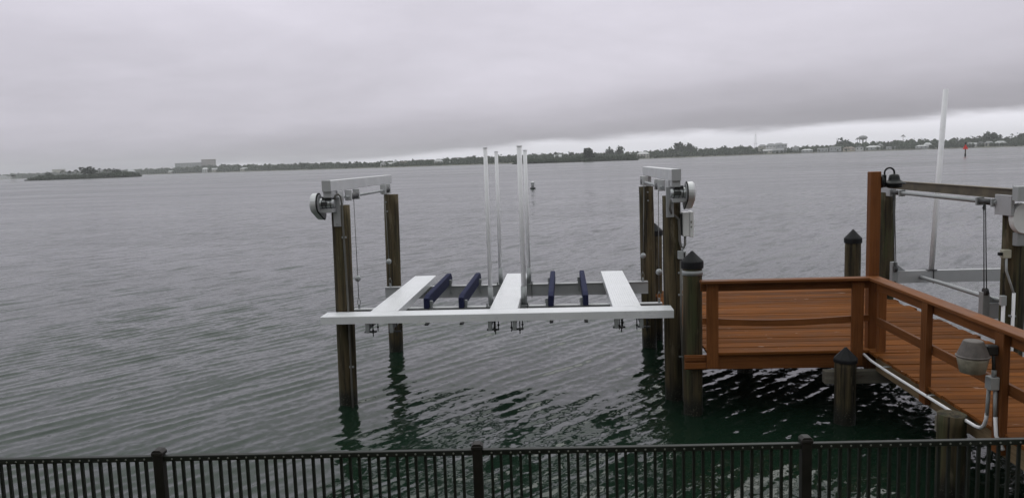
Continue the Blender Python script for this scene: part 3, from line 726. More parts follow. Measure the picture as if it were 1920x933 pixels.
# ================================================================== SECOND LIFT (right of the platform)
e = empty('side_lift_top_beam', (6.16, 13.0, 2.86), 'rust-stained steel lift beam between the green piling and the white-disc piling', 'lift beam')
zz = (2.94, 3.085)
p = [(6.10, zz[0]), (6.22, zz[0]), (6.22, zz[0] + .014), (6.175, zz[0] + .014), (6.175, zz[1] - .012), (6.22, zz[1] - .012), (6.22, zz[1]), (6.10, zz[1]), (6.10, zz[1] - .012), (6.125, zz[1] - .012), (6.125, zz[0] + .014), (6.10, zz[0] + .014)]
MB().prism(p, 1, 10.72, 15.3).build('beam', 'rustbeam', e)
MB().box(6.03, 6.29, 10.66, 10.80, 2.935, 3.13, .006).build('end_bracket', 'box_grey', e)
MB().box(6.05, 6.098, 14.75, 15.2, 2.80, 3.05, .004).build('post_mount', 'alu_dark', e)
MB().box(6.05, 6.098, 10.85, 11.25, 2.72, 3.0, .004).build('post_mount', 'alu_dark', e)
MB().tube([(6.055, 11.2, 2.885), (6.055, 14.75, 2.885)], .032, 12).build('drive_pipe', 'galv', e)
for y in (11.45, 14.45):
    MB().tube([(6.055, y - .16, 2.885), (6.055, y + .16, 2.885)], .045, 12).build('cable_winder', 'steel_dark', e)
    for yy in (y - .2, y + .2): MB().box(6.0, 6.108, yy - .02, yy + .02, 2.825, 2.939, .004).build('bearing_hanger', 'galv', e)
def cable2(y, zb, label, X=6.05):
    e = empty('side_lift_cable', (X, y, zb), label, 'cable')
    dX = X - 6.05
    for dy_ in (-.035, .035):
        MB().tube([(6.02 + dX, y + dy_ * .6, 2.86), (6.075 + dX, y + dy_, zb + .02)], .0075, 6).build('wire', 'steel_dark', e)
    MB().tube([(6.012 + dX, y, 2.85), (6.03 + dX, y, 2.80), (6.012 + dX, y, 2.75), (5.998 + dX, y, 2.80), (6.012 + dX, y, 2.85)], .008, 6).build('hook', 'steel_dark', e)
    MB().tube([(6.05 + dX, y, zb + .05), (6.10 + dX, y, zb + .05)], .055, 12).build('pulley', 'steel_dark', e)
cable2(11.45, 1.53, 'doubled dark cable running down beside the white-disc piling')
cable2(14.50, 1.42, 'doubled cable hanging beside the green piling behind the tall post')
# the lift's far side, beyond the frame
plain_pile(9.92, 15.05, .14, 2.86, 'far-side outer piling of the neighbouring lift, away from the platform', m='pile', seed=21)
plain_pile(9.92, 11.15, .14, 2.86, 'far-side inner piling of the neighbouring lift, away from the platform', m='pile', seed=22)
e = empty('side_lift_top_beam', (9.86, 13.0, 2.86), 'rust-stained steel lift beam on the far side of the neighbouring lift', 'lift beam')
MB().box(9.80, 9.92, 10.72, 15.3, 2.94, 3.085, .006).build('beam', 'rustbeam', e)
for y in (11.0, 14.9): MB().box(9.81, 9.91, y - .1, y + .1, 2.868, 2.939, .004).build('post_mount', 'alu_dark', e)
cable2(11.45, 1.42, 'doubled cable on the far inner corner of the neighbouring lift', 9.62)
cable2(14.50, 1.42, 'doubled cable on the far outer corner of the neighbouring lift', 9.62)
e = empty('side_lift_cradle', (7.2, 13.0, 1.13), 'galvanised cradle of the neighbouring lift with a tall white guide pole', 'boat lift')
for y in (14.60, 11.50):
    z1 = 1.42 if y > 13 else 1.40
    p = [(y - .05, z1 - .225), (y + .05, z1 - .225), (y + .05, z1 - .21), (y - .03, z1 - .21), (y - .03, z1 - .015), (y + .05, z1 - .015), (y + .05, z1), (y - .05, z1)]
    MB().prism(p, 0, 6.14, 9.74).build('cradle_beam', 'alu_dark', e)
    MB().box(6.04, 6.135, y - .06, y + .06, z1 - .26, z1 + .17, .005).build('end_plate', 'galv', e)
    MB().prism([(6.14, z1), (6.30, z1), (6.14, z1 + .12)], 1, y - .006, y + .006).build('gusset', 'galv', e)
    MB().tube([(6.087, y - .061, z1 - .2), (6.087, y - .066, z1 - .2)], .022, 10).build('bolt_hole', 'steel_dark', e)
MB().tube([(6.56, 14.56, 1.30), (6.45, 13.6, 1.355), (6.20, 11.75, 1.455), (6.20, 11.6, 1.455), (6.55, 10.9, 1.43)], .034, 10).build('brace_pipe', 'galv', e)
gp = MB().tube([(6.76, 14.585, 1.44), (6.80, 14.585, 2.3), (6.922, 14.585, 4.715)], .046, 14).build('guide_pole', 'pvc', e)
MB().box(6.68, 6.84, 14.53, 14.64, 1.421, 1.436, .002).build('base_plate', 'steel_dark', gp)
MB().box(6.775, 6.79, 14.535, 14.546, 1.17, 1.42, .001).build('clamp_rod', 'steel_dark', gp)
e = empty('pulley_cover', (6.17, 10.95, 2.47), 'round white drive cover on the dark piling at the platform side', 'cover')
cv = [(6.235 + .155 * math.cos(a) , 2.685 + .215 * math.sin(a)) for a in np.linspace(0, 2 * math.pi, 33)[:-1]]
mb = MB(); n = len(cv); cin = [(6.235 + .145 * math.cos(a), 2.685 + .203 * math.sin(a)) for a in np.linspace(0, 2 * math.pi, 33)[:-1]]
vs = [(p[0], 10.95, p[1]) for p in cv] + [(p[0], 10.875, p[1]) for p in cv] + [(p[0], 10.85, p[1]) for p in cin]; fs = []
for i in range(2):
    for k in range(n): fs.append((i * n + k, i * n + (k + 1) % n, (i + 1) * n + (k + 1) % n, (i + 1) * n + k))
fs += [tuple(range(n)), tuple(range(2 * n, 3 * n))]
mb.add(vs, fs).build('cover', 'white', e)
MB().box(6.18, 6.30, 10.90, 11.02, 2.30, 2.48, .006).build('bracket', 'galv', e)
MB().tube([(6.2, 10.94, 2.70), (6.2, 11.02, 2.70)], .06, 12).build('hub', 'galv', e)
e = empty('switch_box', (6.08, 11.03, 2.12), 'beige switch box on the white-disc piling with cable below', 'electric box')
MB().box(6.055, 6.16, 10.985, 11.085, 2.125, 2.24, .006).build('housing', 'beige', e)
MB().box(6.005, 6.053, 11.0, 11.05, 2.16, 2.205, .004).build('switch', 'black', e)
MB().tube([(6.10, 11.0, 2.125), (6.10, 10.99, 1.95), (6.15, 10.985, 1.80), (6.20, 10.97, 1.63)], .016, 8).build('cable', 'pvc_grey', e)
e = empty('piling_conduit', (6.2, 10.97, .5), 'white pipe strapped to the white-disc piling below the switch box', 'conduit')
MB().tube([(6.20, 10.965, 1.64), (6.20, 10.965, -.3)], .022, 10).build('pipe', 'pvc', e)
MB().tube([(6.08, 10.99, 1.56), (6.08, 10.99, -.3)], .024, 10).build('pipe', 'pvc', e)
MB().box(6.04, 6.11, 10.965, 11.03, 1.46, 1.60, .005).build('coupling', 'box_grey', e)
MB().box(6.16, 6.24, 10.955, 11.01, 1.30, 1.325, .002).build('strap', 'galv', e)

# ================================================================== FENCE in the foreground
def fence():
    ang = math.atan2(4.418 - 4.226, 2.587 + 3.421)
    e = empty('metal_fence', (-.545, 4.312, .72), 'dark bronze metal picket fence with square capped posts before the water', 'fence')
    e.rotation_euler = (0, 0, ang)
    L = 1.9; zt = 2.03
    def put(me, name, x, z=0, y=0, par=None):
        o = bpy.data.objects.new(name, me); C.objects.link(o); o.parent = par or e; o.location = (x, y, z); return o
    def msh(mb, name, m): me = mb.mesh(name); me.materials.append(M[m]); return me
    post = msh(MB().box(-.028, .028, -.028, .028, 0, 1.315, .004), 'post', 'fence_post')
    cap = MB().box(-.034, .034, -.034, .034, 1.315, 1.336, .004); cap.prism([(-.034, 1.336), (.034, 1.336), (.018, 1.349), (-.018, 1.349)], 1, -.03, .03)
    cap = msh(cap, 'cap', 'fence_post')
    rail = msh(MB().box(-L / 2 + .029, L / 2 - .029, -.0165, .0165, -.0165, .0165, .003), 'rail', 'fence')
    pick = msh(MB().box(-.0082, .0082, -.0082, .0082, .10, 1.2765, .0), 'picket', 'fence')
    scr = msh(MB().lathe([(.0062, 0), (.0048, .003)], (0, 0, 0), 6), 'screw', 'screw')
    posts = [-2 * L, -L, 0, L, 2 * L]
    for px in posts:
        p = put(post, 'post', px); put(cap, 'cap', 0, 0, 0, p)
    for a in range(4):
        xm = posts[a] + L / 2
        r = put(rail, 'rail', xm, zt - .72 - .0165)
        put(rail, 'rail', xm, .22)
        n = 32
        for i in range(n):
            x = posts[a] + .028 + (L - .056) * (i + 1) / (n + 1)
            if x < -3.5 or x > 3.5: continue
            pk = put(pick, 'picket', x + rnd.uniform(-.0012, .0012)); pk.rotation_euler = (0, rnd.uniform(-.0022, .0022), rnd.uniform(-.05, .05))
            s = put(scr, 'screw', x - xm, -.001, -.0165, r); s.rotation_euler = (R(90), 0, 0)
fence()

# ================================================================== FAR SHORE
def pol(az, D): return (D * math.sin(R(az)), D * math.cos(R(az)))
M['far_ground'] = mat('shore_ground', simple, col=(.085, .085, .055), rough=.95, var=.3, scale=.05)
M['foliage'] = mat('far_foliage', simple, col=(.034, .046, .026), rough=.9, var=.45, scale=.06, spec=.1)
M['mangrove'] = mat('mangrove_foliage', simple, col=(.026, .036, .020), rough=.9, var=.4, scale=.1, spec=.1)
M['bark'] = mat('far_bark', simple, col=(.07, .06, .05), rough=.9, var=.2)
for nm, c in dict(hw=(.55, .545, .54), hc=(.40, .38, .33), hg=(.36, .37, .38), hb=(.33, .30, .30), ht=(.42, .36, .29)).items():
    M[nm] = mat('house_wall_' + nm, simple, col=c, rough=.8, var=.06, scale=.3)
for nm, c in dict(rg=(.22, .22, .23), rw=(.50, .50, .51), rb=(.17, .13, .11), rl=(.40, .40, .41)).items():
    M[nm] = mat('house_roof_' + nm, simple, col=c, rough=.75, var=.08, scale=.4)
M['pane'] = mat('house_window', simple, col=(.04, .05, .06), rough=.15, var=.1)
M['dockwood'] = mat('far_dock_wood', simple, col=(.16, .14, .12), rough=.9, var=.2)

shore = [(-75, 2500), (-52, 2500), (-43, 2400), (-37.4, 2250), (-31, 1900), (-27, 1680), (-22, 1400), (-17.7, 1150), (-14, 1050), (-10, 1000), (-6, 980), (-2, 990),
         (2, 1000), (5.6, 1010), (9.4, 1070), (13, 1130), (17, 1150), (20, 1150), (23, 1130), (26, 1110), (29, 1090), (32, 1080), (40, 1060), (55, 1100), (75, 1200)]
shA = np.array([a for a, d in shore]); shD = np.array([d for a, d in shore])
def sD(az): return float(np.interp(az, shA, shD))
# land behind the waterline
mb = MB(); vs = []; fs = []; azs = np.linspace(-75, 75, 301); rows = [(-3, -1.0), (0, .25), (4, .9), (40, 1.6), (260, 3.0), (900, 4.0)]
for az in azs:
    wob = 3.5 * math.sin(az * 3.1) + 2.5 * math.sin(az * 7.7 + 1)
    for off, z in rows: vs.append((*pol(az, sD(az) + off + wob), z))
nr = len(rows)
for i in range(len(azs) - 1):
    for k in range(nr - 1): fs.append((i * nr + k, (i + 1) * nr + k, (i + 1) * nr + k + 1, i * nr + k + 1))
mb.add(vs, fs, True); o = mb.build('far_shore', 'far_ground', None, (0, 0, 0)); tag(o, kind='structure')

class Leaves:
    def __init__(s): s.v = []; s.f = []
    def quads(s, P, size, rs, flat=.5):
        n = len(P)
        a = rs.normal(size=(n, 3)); a /= np.linalg.norm(a, axis=1)[:, None]
        b = rs.normal(size=(n, 3)); b -= a * (a * b).sum(1)[:, None]; b /= np.linalg.norm(b, axis=1)[:, None]
        sz = size * rs.uniform(.6, 1.4, (n, 1))
        o = sum(len(x) for x in s.v)
        V = np.stack([P - a * sz, P + b * sz * .7, P + a * sz, P - b * sz * .7], 1).reshape(-1, 3)
        s.v.append(V); s.f.append((np.arange(n * 4).reshape(n, 4) + o))
    def crown(s, x, y, z0, w, h, rs, n=60, lobes=5, core=False):
        cs = [(x + rs.uniform(-.33, .33) * w, y + rs.uniform(-.33, .33) * w, z0 + h * rs.uniform(.30, .80)) for _ in range(lobes)]
        for c in cs:
            m = max(6, n // lobes)
            d = rs.normal(size=(m, 3)); d /= np.linalg.norm(d, axis=1)[:, None]; d *= rs.uniform(.5, 1.0, (m, 1))
            s.quads(np.array(c) + d * np.array([w * .34, w * .34, h * .26]), min(w, h) * .11, rs)
        if core:
            k, m = 8, 4; vs = []; fs = []
            for i in range(m + 1):
                t = math.pi * (.06 + .88 * i / m)
                for j in range(k):
                    a = 2 * math.pi * j / k; q = rs.uniform(.80, 1.12)
                    vs.append((x + w * .40 * q * math.sin(t) * math.cos(a), y + w * .40 * q * math.sin(t) * math.sin(a), z0 + h * .47 - h * .45 * q * math.cos(t)))
            o = sum(len(v) for v in s.v); s.v.append(np.array(vs))
            s.tr = getattr(s, 'tr', []) + [(o + i * k + j, o + i * k + (j + 1) % k, o + (i + 1) * k + (j + 1) % k, o + (i + 1) * k + j) for i in range(m) for j in range(k)]
    def palm(s, x, y, z0, h, rs):
        for k in range(9):
            a = 2 * math.pi * k / 9; ts = np.linspace(.2, 1.0, 4)[:, None]
            P = np.array([x, y, z0 + h]) + ts * np.array([math.cos(a) * 2.0, math.sin(a) * 2.3, 0]) + np.concatenate([ts * 0, ts * 0, .7 - 1.7 * ts ** 2], 1)
            s.quads(P, .55, rs)
        t = MB().tube([(x, y, z0), (x + .2, y, z0 + h)], .22, 5)
        o = sum(len(v) for v in s.v); s.v.append(np.array([tuple(v) for v in t.v])); s.tr = getattr(s, 'tr', []) + [tuple(i + o for i in q) for q in t.f]
    def mesh(s, name, org, m):
        V = np.concatenate(s.v) - np.array(org); F = [tuple(q) for f in s.f for q in f.tolist()] + getattr(s, 'tr', [])
        me = bpy.data.meshes.new(name); me.from_pydata(V.tolist(), [], F); me.materials.append(M[m]); me.update(); return me
    def build(s, name, org, m, parent=None):
        o = bpy.data.objects.new(name, s.mesh(name, org, m)); C.objects.link(o); po = WORLD.get(parent.name, (0, 0, 0)) if parent else (0, 0, 0)
        o.location = Vector(org) - Vector(po); o.parent = parent; return o

# tree height over the water, metres, along the shore
hA = np.array([-75, -40, -37, -31, -28, -25, -21, -17.7, -14, -10, -6, -2, 2, 5.6, 7.5, 8.7, 10, 11.5, 13, 16, 18, 19.4, 21, 23, 26, 28, 30, 40, 75])
hH = np.array([14, 15, 14, 14.5, 13.5, 15.5, 12.5, 10.5, 9, 9.5, 11.5, 12, 11.5, 10, 13, 16, 12, 14, 13.5, 10.5, 11.5, 14, 13.5, 14.5, 14.0, 13.8, 14.2, 14, 14])
def hT(az): return 1.0 * float(np.interp(az, hA, hH))
stretches = [(-58, -30.6, 'hazy grey wooded shore behind the long low island with palms'), (-30.6, -18, 'hazy wooded shore around the square apartment block'),
             (-18, -5, 'far wooded shore behind the white gabled house'), (-5, 6.5, 'wooded shore behind the island with the single large tree'),
             (6.5, 14.2, 'dark wooded shore below the lattice radio tower'), (14.2, 22.5, 'wooded shore below the water tower'), (22.5, 58, 'tall dark wooded shore beyond the red channel marker')]
for k, (a0, a1, lab) in enumerate(stretches):
    rs = np.random.RandomState(40 + k); lv = Leaves()
    for row, (off, hs) in enumerate(((9, .45), (24, .72), (48, .92), (80, 1.0))):
        az = a0 + rs.uniform(0, .2)
        while az < a1:
            D = sD(az) + off + rs.uniform(-7, 9); h = hT(az) * hs * rs.uniform(.80, 1.06)
            if rs.rand() < .05: h *= 1.14
            wd = h * rs.uniform(.7, 1.05); x, y = pol(az, D)
            if rs.rand() < .02 and row > 2: lv.palm(x, y, 1, h * 1.03, rs)
            else: lv.crown(x, y, .6 if row else .2, wd, h, rs, 64 if abs(az - 0) < 42 else 30, 6, True)
            az += math.degrees(wd * rs.uniform(.55, .8) / D) * (1 if abs(az) < 42 else 1.6)
    o = lv.build('woodland', (0, 0, 0), 'foliage'); tag(o, lab, 'woodland', kind='stuff')

def island(name, az0, az1, D, depth, hfun, lab, seed):
    rs = np.random.RandomState(seed); lv = Leaves()
    p0, p1 = pol(az0, D), pol(az1, D)
    n = int(math.hypot(p1[0] - p0[0], p1[1] - p0[1]) / 1.7)
    for i in range(n):
        t = i / (n - 1); edge = min(1, min(t, 1 - t) / .05); edge = .45 + .55 * math.sqrt(edge)
        for row in range(4):
            off = depth * row / 3
            x = p0[0] + (p1[0] - p0[0]) * t; y = p0[1] + (p1[1] - p0[1]) * t + off + rs.uniform(-1, 1)
            h = hfun(t) * edge * rs.uniform(.82, 1.05) * (.72 if row == 0 else 1)
            lv.crown(x, y, -.15, 4.2, h, rs, 30, 4, True)
            if row == 0: lv.quads(np.stack([rs.normal(x, 1.0, 8), rs.normal(y, .5, 8), rs.uniform(.05, h * .5, 8)], 1), .55, rs)
    o = lv.build('island_thicket', (0, 0, 0), 'mangrove'); tag(o, lab, 'thicket', kind='stuff')
    mb = MB(); vs = []; fs = []; m = 40
    for i in range(m):
        a = 2 * math.pi * i / m
        cx, cy = (p0[0] + p1[0]) / 2, (p0[1] + p1[1]) / 2 + depth / 2
        u = Vector((p1[0] - p0[0], p1[1] - p0[1])); L = u.length / 2; u.normalize(); v = Vector((-u.y, u.x))
        q = Vector((cx, cy)) + u * L * 1.0 * math.cos(a) + v * (depth * .75) * math.sin(a); vs.append((q.x, q.y, .22))
    fs.append(tuple(range(m))); vs2 = [(v_[0] * 1, v_[1] * 1, -1) for v_ in vs]
    fs += [(i, (i + 1) % m, m + (i + 1) % m, m + i) for i in range(m)]
    o = MB().add(vs + vs2, fs).build('island', 'far_ground'); tag(o, kind='structure')
island('island', -36.0, -30.2, 850, 20, lambda t: 5.0 + .4 * math.sin(t * 9) + (.9 if t > .55 else 0), 'dense green thicket covering the long low island with palms', 71)
island('island', -3.66, 5.43, 748, 16, lambda t: 4.6 + 1.2 * t + .5 * math.sin(t * 14), 'dark mangrove thicket on the low island below the single large tree', 72)

def tree(az, D, h, w, label, seed, z0=.4, n=260, m='mangrove', lobes=9):
    x, y = pol(az, D); rs = np.random.RandomState(seed)
    e = empty('tree', (x, y, z0), label, 'tree')
    t = MB().tube([(x, y, z0 - .3), (x + .2, y, z0 + h * .3), (x - .1, y, z0 + h * .6)], .4, 7, radii=[.45, .33, .2])
    for k in range(4):
        a = 1.6 * k + .4; t.tube([(x, y, z0 + h * (.35 + .05 * k)), (x + math.cos(a) * w * .3, y + math.sin(a) * w * .3, z0 + h * (.6 + .06 * k))], .16, 5, radii=[.2, .08])
    t.build('trunk', 'bark', e, (x, y, z0))
    lv = Leaves(); lv.crown(x, y, z0 + h * .12, w, h * .92, rs, n, lobes); lv.build('crown', (x, y, z0), m, e)
tree(1.85, 752, 12.0, 11, 'single large spreading tree rising from the dark mangrove island', 81, n=420)
tree(-32.55, 862, 10.8, 12, 'broad tree crown rising highest from the island with palms', 82, n=360)
tree(-34.75, 862, 7.4, 6.2, 'small round tree on the palm island, away from its broad tree', 83, n=160)
tree(-30.9, 864, 8.2, 7, 'bushy tree on the palm island next to the white waterfront house', 84, n=180)
tree(3.45, 1035, 16.8, 13, 'clumped tree above the shore behind the mangrove island, left of its taller twin', 85, m='foliage', n=240)
tree(4.15, 1040, 17.6, 13, 'tallest clumped tree above the shore behind the mangrove island', 86, m='foliage', n=240)
tree(8.45, 1100, 19.0, 16, 'tall feathery tree standing above the shore left of the radio tower', 87, m='foliage', n=300)
tree(9.0, 1105, 19.6, 15, 'second tall feathery tree above the shore, towards the radio tower', 88, m='foliage', n=300)
tree(19.35, 1235, 19.5, 17, 'round dome-shaped tree above the shore beside the water tower', 89, m='foliage', n=340)
tree(27.9, 1150, 17.5, 22, 'tall spreading tree topping the wooded shore past the red marker', 90, m='foliage', n=360)
def palm_tree(az, D, h, label, seed, group=None):
    x, y = pol(az, D); rs = np.random.RandomState(seed); e = empty('palm_tree', (x, y, .4), label, 'palm tree', group)
    MB().tube([(x, y, .1), (x + .3, y, h * .5), (x + .2, y, h)], .24, 6).build('trunk', 'bark', e, (x, y, .4))
    lv = Leaves()
    for k in range(11):
        a = 2 * math.pi * k / 11; ts = np.linspace(.15, 1.0, 5)[:, None]
        P = np.array([x + .2, y, h]) + ts * np.array([math.cos(a) * 2.6, math.sin(a) * 2.6, 0]) + np.concatenate([ts * 0, ts * 0, .9 - 2.1 * ts ** 2], 1)
        lv.quads(P, .6, rs)
    lv.build('crown', (x, y, .4), 'mangrove', e)
for i, (az, D, h) in enumerate([(-34.0, 864, 7.6), (-33.6, 863, 7.0), (-33.25, 865, 7.9), (-31.9, 864, 8.4), (-31.6, 863, 7.7), (-31.35, 865, 8.2)]):
    palm_tree(az, D, h, 'cabbage palm standing up from the thicket of the long island', 100 + i, 'palms on the long island')
palm_tree(20.25, 1230, 18.0, 'lone palm above the shore between dome-shaped tree and water tower', 120)
palm_tree(23.0, 1215, 19.5, 'tall palm leaning above the woods past the water tower', 121)
palm_tree(-.55, 765, 9.2, 'small palm on the mangrove island beside its large tree', 122)

# ---- houses: position by bearing and distance, real sizes
def house(az, D, w, h, label, wall='hw', roof='rg', style='hip', depth=None, storeys=1, roofh=None, name='house', nwin=None, z=1.3, yaw=0.0, cat='house', ngr=None):
    x, y = pol(az, D); depth = depth or w * .6; rh = roofh if roofh is not None else h * .38; wh = h - rh
    e = empty(name, (x, y, z), label, cat); e.rotation_euler = (0, 0, -R(az) + yaw)
    def loc(mb, nm, m, par=None):
        me = mb.mesh(nm); me.materials.append(M[m]); o = bpy.data.objects.new(nm, me); C.objects.link(o); o.parent = par or e; return o
    loc(MB().box(-w / 2, w / 2, 0, depth, -1, wh), 'wall', wall)
    o = .5
    if style == 'hip':
        r = MB(); a = min(depth, w) * .42
        vs = [(-w / 2 - o, -o, wh), (w / 2 + o, -o, wh), (w / 2 + o, depth + o, wh), (-w / 2 - o, depth + o, wh), (-w / 2 + a, depth / 2, wh + rh), (w / 2 - a, depth / 2, wh + rh)]
        r.add(vs, [(0, 1, 5, 4), (1, 2, 5), (2, 3, 4, 5), (3, 0, 4), (3, 2, 1, 0)])
    elif style == 'gable_front':
        r = MB().prism([(-w / 2 - o, wh), (w / 2 + o, wh), (0, wh + rh)], 1, -o, depth + o)
    elif style == 'gable':
        r = MB().prism([(-o, wh), (depth + o, wh), (depth / 2, wh + rh)], 0, -w / 2 - o, w / 2 + o)
    else:
        r = MB().box(-w / 2 - .3, w / 2 + .3, -.3, depth + .3, wh, wh + max(rh, .4))
    loc(r, 'roof', roof)
    nw = nwin or max(2, int(w / 4))
    wm = MB().box(-.8, .8, -.08, .02, -.75, .75).mesh('window'); wm.materials.append(M['pane'])
    fm = MB().box(-.95, .95, -.05, .01, -.9, .9).mesh('frame'); fm.materials.append(M['hw'])
    for sy in range(storeys):
        zz = wh * (sy + .55) / storeys
        for i in range(nw):
            wo = bpy.data.objects.new('window', wm); C.objects.link(wo); wo.parent = e; wo.location = (-w / 2 + w * (i + .5) / nw, 0, zz)
            fo = bpy.data.objects.new('frame', fm); C.objects.link(fo); fo.parent = wo
    return e
def by(az, D): return az, D
house(-37.35, 2235, 25, 7.5, 'low white building at the water far behind the palm island', 'hw', 'rw', 'flat')
house(-36.95, 2220, 15, 5, 'small low white shed next to the low white waterfront building', 'hw', 'rw', 'flat')
house(-30.05, 1842, 17, 10.5, 'white waterfront house beside the tip of the palm island', 'hw', 'rl', 'hip', storeys=2)
house(-34.2, 2250, 29, 19, 'pale hazy block standing behind the palm island', 'hc', 'rl', 'flat', storeys=3, roofh=1)
house(-26.3, 1800, 66, 20.5, 'long hazy grey apartment block beside the square tower block', 'hg', 'rg', 'flat', depth=16, storeys=5, roofh=1, nwin=12, cat='building', name='apartment_block')
house(-25.2, 1780, 29, 26.5, 'square hazy brownish tower block above the far trees', 'hb', 'rb', 'flat', depth=20, storeys=6, roofh=1.5, nwin=6, cat='building', name='tower_block')
house(-25.45, 1592, 12, 8.5, 'white house at the water below the square tower block', 'hw', 'rw', 'hip', storeys=2)
house(-24.85, 1560, 10, 7.2, 'pale house at the water, just past the tower block', 'hc', 'rl', 'gable')
house(-27.6, 1712, 14, 5.2, 'low pale house on the hazy shore left of the apartment block', 'hc', 'rl', 'hip')
house(-22.9, 1455, 15, 6, 'low pale house tucked under hazy trees past the tower block', 'hc', 'rl', 'hip')
house(-13.25, 1055, 7.4, 6.6, 'bright white gabled house on the far shore', 'hw', 'rw', 'gable_front', storeys=1, nwin=2)
house(-12.6, 1056, 11, 5.4, 'grey-roofed house next to the bright white gabled house', 'hc', 'rl', 'gable')
house(-11.75, 1052, 12, 5.8, 'tan house with hip roof on the open grassy shore', 'ht', 'rb', 'hip')
house(-11.0, 1046, 8, 5.0, 'small white house past the tan hip-roofed house', 'hw', 'rl', 'gable_front', nwin=2)
house(-9.2, 1015, 12, 7.0, 'pale yellow two-storey house among trees on the far shore', 'hc', 'rl', 'hip', storeys=2)
house(-8.2, 1010, 7, 4.2, 'small pale cottage next to the two-storey yellow house', 'hc', 'rl', 'gable')
house(-.38, 1012, 9, 8.4, 'white roof peeking over the mangrove island', 'hw', 'rw', 'gable')
house(5.85, 1030, 16, 8.0, 'pale house with white roof past the end of the mangrove island', 'hc', 'rw', 'hip', storeys=2)
house(14.15, 1160, 11, 13.0, 'cream three-storey villa at the end of the waterfront row', 'hc', 'rg', 'hip', storeys=3, roofh=2.4)
house(14.72, 1158, 13, 14.0, 'white three-storey villa in the middle of the waterfront row', 'hw', 'rg', 'hip', storeys=3, roofh=3.0)
house(15.25, 1160, 15, 14.4, 'grey-roofed three-storey villa with wide terrace in the waterfront row', 'hg', 'rg', 'hip', storeys=3, roofh=2.8)
house(15.62, 1166, 7, 13.0, 'narrow white three-storey villa closing the waterfront row', 'hw', 'rl', 'flat', storeys=3, roofh=.8, nwin=2)
house(14.5, 1148, 12, 6.0, 'low pale boathouse below the white villa', 'hc', 'rl', 'gable', name='boathouse', cat='boathouse')
house(15.2, 1149, 14, 6.5, 'low grey boathouse below the grey-roofed villa', 'hg', 'rg', 'gable', name='boathouse', cat='boathouse')
house(16.35, 1166, 9, 10.0, 'steep-gabled house under tall palms past the villas', 'hg', 'rl', 'gable_front', nwin=2)
house(17.1, 1151, 15, 4.4, 'long low white-roofed house right on the water past the villas', 'hg', 'rw', 'hip')
house(18.1, 1151, 14, 5.0, 'flat pale pavilion on the water between two white roofs', 'hg', 'rl', 'flat', name='pavilion', cat='pavilion')
house(18.9, 1151, 15, 6.2, 'open white-roofed boathouse right below the dome-shaped tree', 'hg', 'rw', 'flat', roofh=.8, name='boathouse', cat='boathouse')
house(19.75, 1152, 15, 5.5, 'low tan-roofed house on the shore past the dome-shaped tree', 'ht', 'rb', 'hip')
house(20.4, 1150, 10, 6.8, 'arched white house on the shore below the water tower', 'hw', 'rg', 'gable_front', nwin=2)
house(21.25, 1151, 19, 6.0, 'long white-roofed house right of the arched white house', 'hg', 'rw', 'hip')
house(21.65, 1156, 8, 8.8, 'tall narrow pale house behind the long white roof', 'hc', 'rl', 'gable_front', storeys=2, nwin=2)
house(22.4, 1146, 15, 4.0, 'low open dock shelter on the water past the long white roof', 'hg', 'rl', 'flat', name='boathouse', cat='boathouse')
house(24.45, 1130, 9, 7.2, 'white house with dark windows behind the tall white guide pole', 'hw', 'rw', 'hip', storeys=2)
house(24.1, 1124, 14, 4.4, 'low pale house joined to the white house with dark windows', 'hg', 'rl', 'hip')
house(26.95, 1112, 9, 5.0, 'white-fronted house on the shore beyond the red marker', 'hw', 'rl', 'gable')
house(27.4, 1115, 8, 6.5, 'grey gabled house next to the white-fronted house past the marker', 'hg', 'rg', 'gable_front', nwin=2)
house(27.85, 1112, 10, 6.2, 'pale two-storey house past the grey gabled house', 'hc', 'rg', 'hip', storeys=2)
house(28.45, 1110, 13, 6.0, 'wide grey house among trees, last before open woods', 'hg', 'rl', 'hip')
house(30.2, 1098, 12, 5.5, 'grey-brown house half hidden at the tall woods', 'hg', 'rg', 'hip')
def far_dock(az, L, label):
    D = sD(az) - 4; x, y = pol(az, D); e = empty('jetty', (x, y, 0), label, 'jetty', 'jetties along the far shore'); e.rotation_euler = (0, 0, -R(az))
    def loc(mb, nm, m):
        me = mb.mesh(nm); me.materials.append(M[m]); o = bpy.data.objects.new(nm, me); C.objects.link(o); o.parent = e
    loc(MB().box(-L / 2, L / 2, -3, -.5, 1.0, 1.3), 'deck', 'dockwood')
    pm = None
    for i in range(int(L / 6) + 1):
        for yy in (-2.8, -.7): loc(MB().tube([(-L / 2 + .3 + i * 6, yy, -1), (-L / 2 + .3 + i * 6, yy, 2.0)], .15, 6), 'pile', 'dockwood')
for az, L, where in ((10.6, 26, 'beyond the two tall feathery trees'), (12.2, 34, 'between the feathery trees and the radio tower'), (13.4, 30, 'just below the radio tower'), (14.9, 34, 'in front of the three-storey villas'),
                     (16.6, 26, 'below the steep-gabled house'), (18.3, 40, 'before the flat pale pavilion'), (21.4, 34, 'before the long white-roofed house'), (23.3, 30, 'between the dock shelter and the white house'),
                     (25.6, 22, 'under the woods near the red marker'), (-10.4, 24, 'near the small white house on the grassy shore')):
    far_dock(az, L, 'low wooden jetty on the far water, ' + where)

